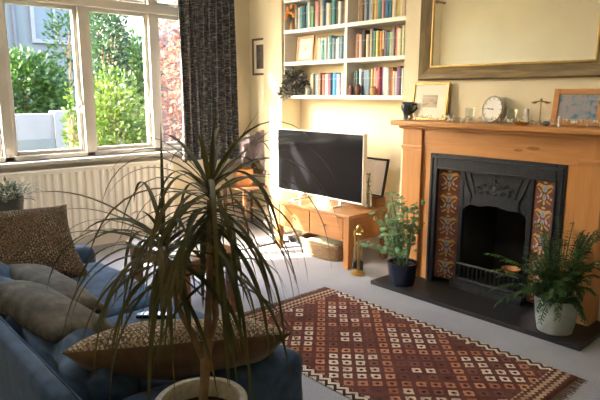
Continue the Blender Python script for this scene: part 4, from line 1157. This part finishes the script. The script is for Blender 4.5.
m = MB(); m.box(-9.15, -9, -4, 3.07, GZ, 1.10, .01); m.build('wall_panel', 'render', w); m = MB(); m.box(-9.2, -8.95, 3.05, 3.30, GZ, 1.14, .01); m.build('pier', 'render', w)
m = MB(); m.box(-9.17, -8.97, -4, 3.05, GZ, .72, .01); m.build('plinth', 'greyrender', w)
w = thing('neighbour_house', (-20, 6, GZ), 'pale grey rendered house across the street with white windows', 'house')
m = MB(); m.box(-26, -18, -6, 7.6, GZ, 6.2); m.build('house_wall', 'greyrender', w, smooth=False)
m = MB(); m.prism([(-26.4, 6.2), (-17.6, 6.2), (-22, 8.6)], -6.3, 7.9, 1); m.build('roof', 'rooft', w, smooth=False)
m = MB(); m.tube([(-17.93, 5.20, GZ), (-17.93, 5.20, 6.2)], .06, 8); m.build('drainpipe', 'rooft', w)
for yy, zz in ((5.75, 3.0), (3.4, 2.95), (1.0, 2.95), (6.05, .2), (3.4, .2), (1.0, .2)):
    m = MB(); a, b = yy, yy+1.15; z0, z1 = zz, zz+1.45
    m.box(-18.02, -17.9, a-.1, b+.1, z0-.12, z0); m.box(-18.02, -17.9, a-.1, b+.1, z1, z1+.1); m.box(-18.02, -17.9, a-.1, a, z0, z1); m.box(-18.02, -17.9, b, b+.1, z0, z1)
    m.box(-18.02, -17.92, (a+b)/2-.04, (a+b)/2+.04, z0, z1); m.box(-18.02, -17.92, a, b, z0+.95, z0+1.02)
    f = m.build('house_window', 'render', w); m = MB(); m.box(-18.01, -17.97, a, b, z0, z1); m.build('pane', 'darkglass', f)
w = thing('far_house', (-24, 15, GZ), 'distant house with a grey roof between the trees', 'house')
m = MB(); m.box(-27, -21, 11.0, 17, GZ, 3.3); m.build('house_wall', 'brickred', w, smooth=False)
m = MB(); m.prism([(10.7, 3.3), (17.3, 3.3), (13.4, 4.7)], -27.3, -20.7, 0); m.build('roof', 'rooft', w, smooth=False)
m = MB(); m.box(-13.4, -13.1, 6.6, 14, GZ, 1.1); tag(m.build('brick_wall', 'brickred', origin=(-13.2, 10, GZ)), 'low red brick wall behind the copper tree', 'wall')

# ------------------------------------------------------------------ light
_m, _b, _n = base('fill_bulb', .3); _b.inputs['Emission Color'].default_value = (1, .85, .65, 1); _b.inputs['Emission Strength'].default_value = 6; M['fillglow'] = _m  # glow for the added fill lamp
wd = bpy.data.worlds.new('sky'); S.world = wd; wd.use_nodes = True
nt = wd.node_tree; bg = nt.nodes['Background']
sky = nt.nodes.new('ShaderNodeTexSky'); sky.sky_type = 'NISHITA'; sky.sun_disc = False
EL = math.radians(29.5); AZ = Vector((.50, .865))      # the sun travels this way
sky.sun_elevation = EL; sky.sun_rotation = math.atan2(-AZ.x, -AZ.y)
sky.air_density = 1.2; sky.dust_density = 3.0; sky.altitude = 0
nt.links.new(sky.outputs[0], bg.inputs[0]); bg.inputs[1].default_value = 0.55
sl = bpy.data.lights.new('sun', 'SUN'); sl.energy = 9; sl.angle = math.radians(.8); sl.color = (1, .92, .78)
so = bpy.data.objects.new('sun', sl); COL.objects.link(so)
dirv = Vector((AZ.x*math.cos(EL), AZ.y*math.cos(EL), -math.sin(EL)))
so.rotation_euler = dirv.to_track_quat('-Z', 'Y').to_euler()
pl = bpy.data.lights.new('window_portal', 'AREA'); pl.shape = 'RECTANGLE'; pl.size = WY1-WY0; pl.size_y = WZ1-WZ0
pl.cycles.is_portal = True
po = bpy.data.objects.new('window_portal', pl); COL.objects.link(po); po.location = (XW-.24, (WY0+WY1)/2, (WZ0+WZ1)/2)
po.rotation_euler = Vector((1, 0, 0)).to_track_quat('-Z', 'Z').to_euler()

pt = (-1.9, 1.5, 2.68)  # added lamp, out of view, to lift the room's general light
pr_ = thing('fill_lamp', (pt[0], pt[1], ZC), 'added fill lamp out of view above the rug', 'fill lamp')
m = MB(); m.lathe([(0, -.02), (.05, -.02), (.055, 0), (0, 0)], (pt[0], pt[1], ZC), 20); m.tube([(pt[0], pt[1], ZC-.02), (pt[0], pt[1], pt[2]+.1)], .004, 6); m.build('flex', 'white', pr_)
m = MB(); m.lathe([(.10, .16), (.20, -.10), (.197, -.10), (.097, .16)], pt, 32); m.build('fill_shade', 'white', pr_)
m = MB(); m.lathe([(0, .06), (.012, .06), (.012, .02), (.03, -.02), (.022, -.05), (0, -.06)], (pt[0], pt[1], pt[2]+.02), 16); m.build('bulb', 'fillglow', pr_)
ll = bpy.data.lights.new('fill_light', 'POINT'); ll.energy = 4.5; ll.color = (1, .90, .76); ll.shadow_soft_size = .12  # fill light of the added lamp
lo = bpy.data.objects.new('fill_light', ll); COL.objects.link(lo); lo.location = (pt[0], pt[1], pt[2]-.14)

# ------------------------------------------------------------------ camera
cd = bpy.data.cameras.new('camera'); co = bpy.data.objects.new('camera', cd); COL.objects.link(co)
cd.sensor_width = 36; cd.lens = 558.4/600*36; cd.clip_start = .05; cd.clip_end = 200
yaw, pit, rol = .8318, .1875, .0014
fw = Vector((-math.sin(yaw)*math.cos(pit), math.cos(yaw)*math.cos(pit), -math.sin(pit)))
rt = Vector((math.cos(yaw), math.sin(yaw), 0)); up = rt.cross(fw)
rt, up = rt*math.cos(rol)+up*math.sin(rol), -rt*math.sin(rol)+up*math.cos(rol)
mw = Matrix((rt, up, -fw)).transposed().to_4x4(); mw.translation = (0, 0, 1.4); co.matrix_world = mw
S.camera = co
vs = S.view_settings; vs.view_transform = 'Standard'; vs.look = 'None'; vs.gamma = 1; vs.use_curve_mapping = False; vs.exposure = 2.65
S.cycles.use_denoising = True; S.cycles.max_bounces = 10; S.cycles.diffuse_bounces = 6; S.cycles.transparent_max_bounces = 12
S.cycles.sample_clamp_indirect = 8
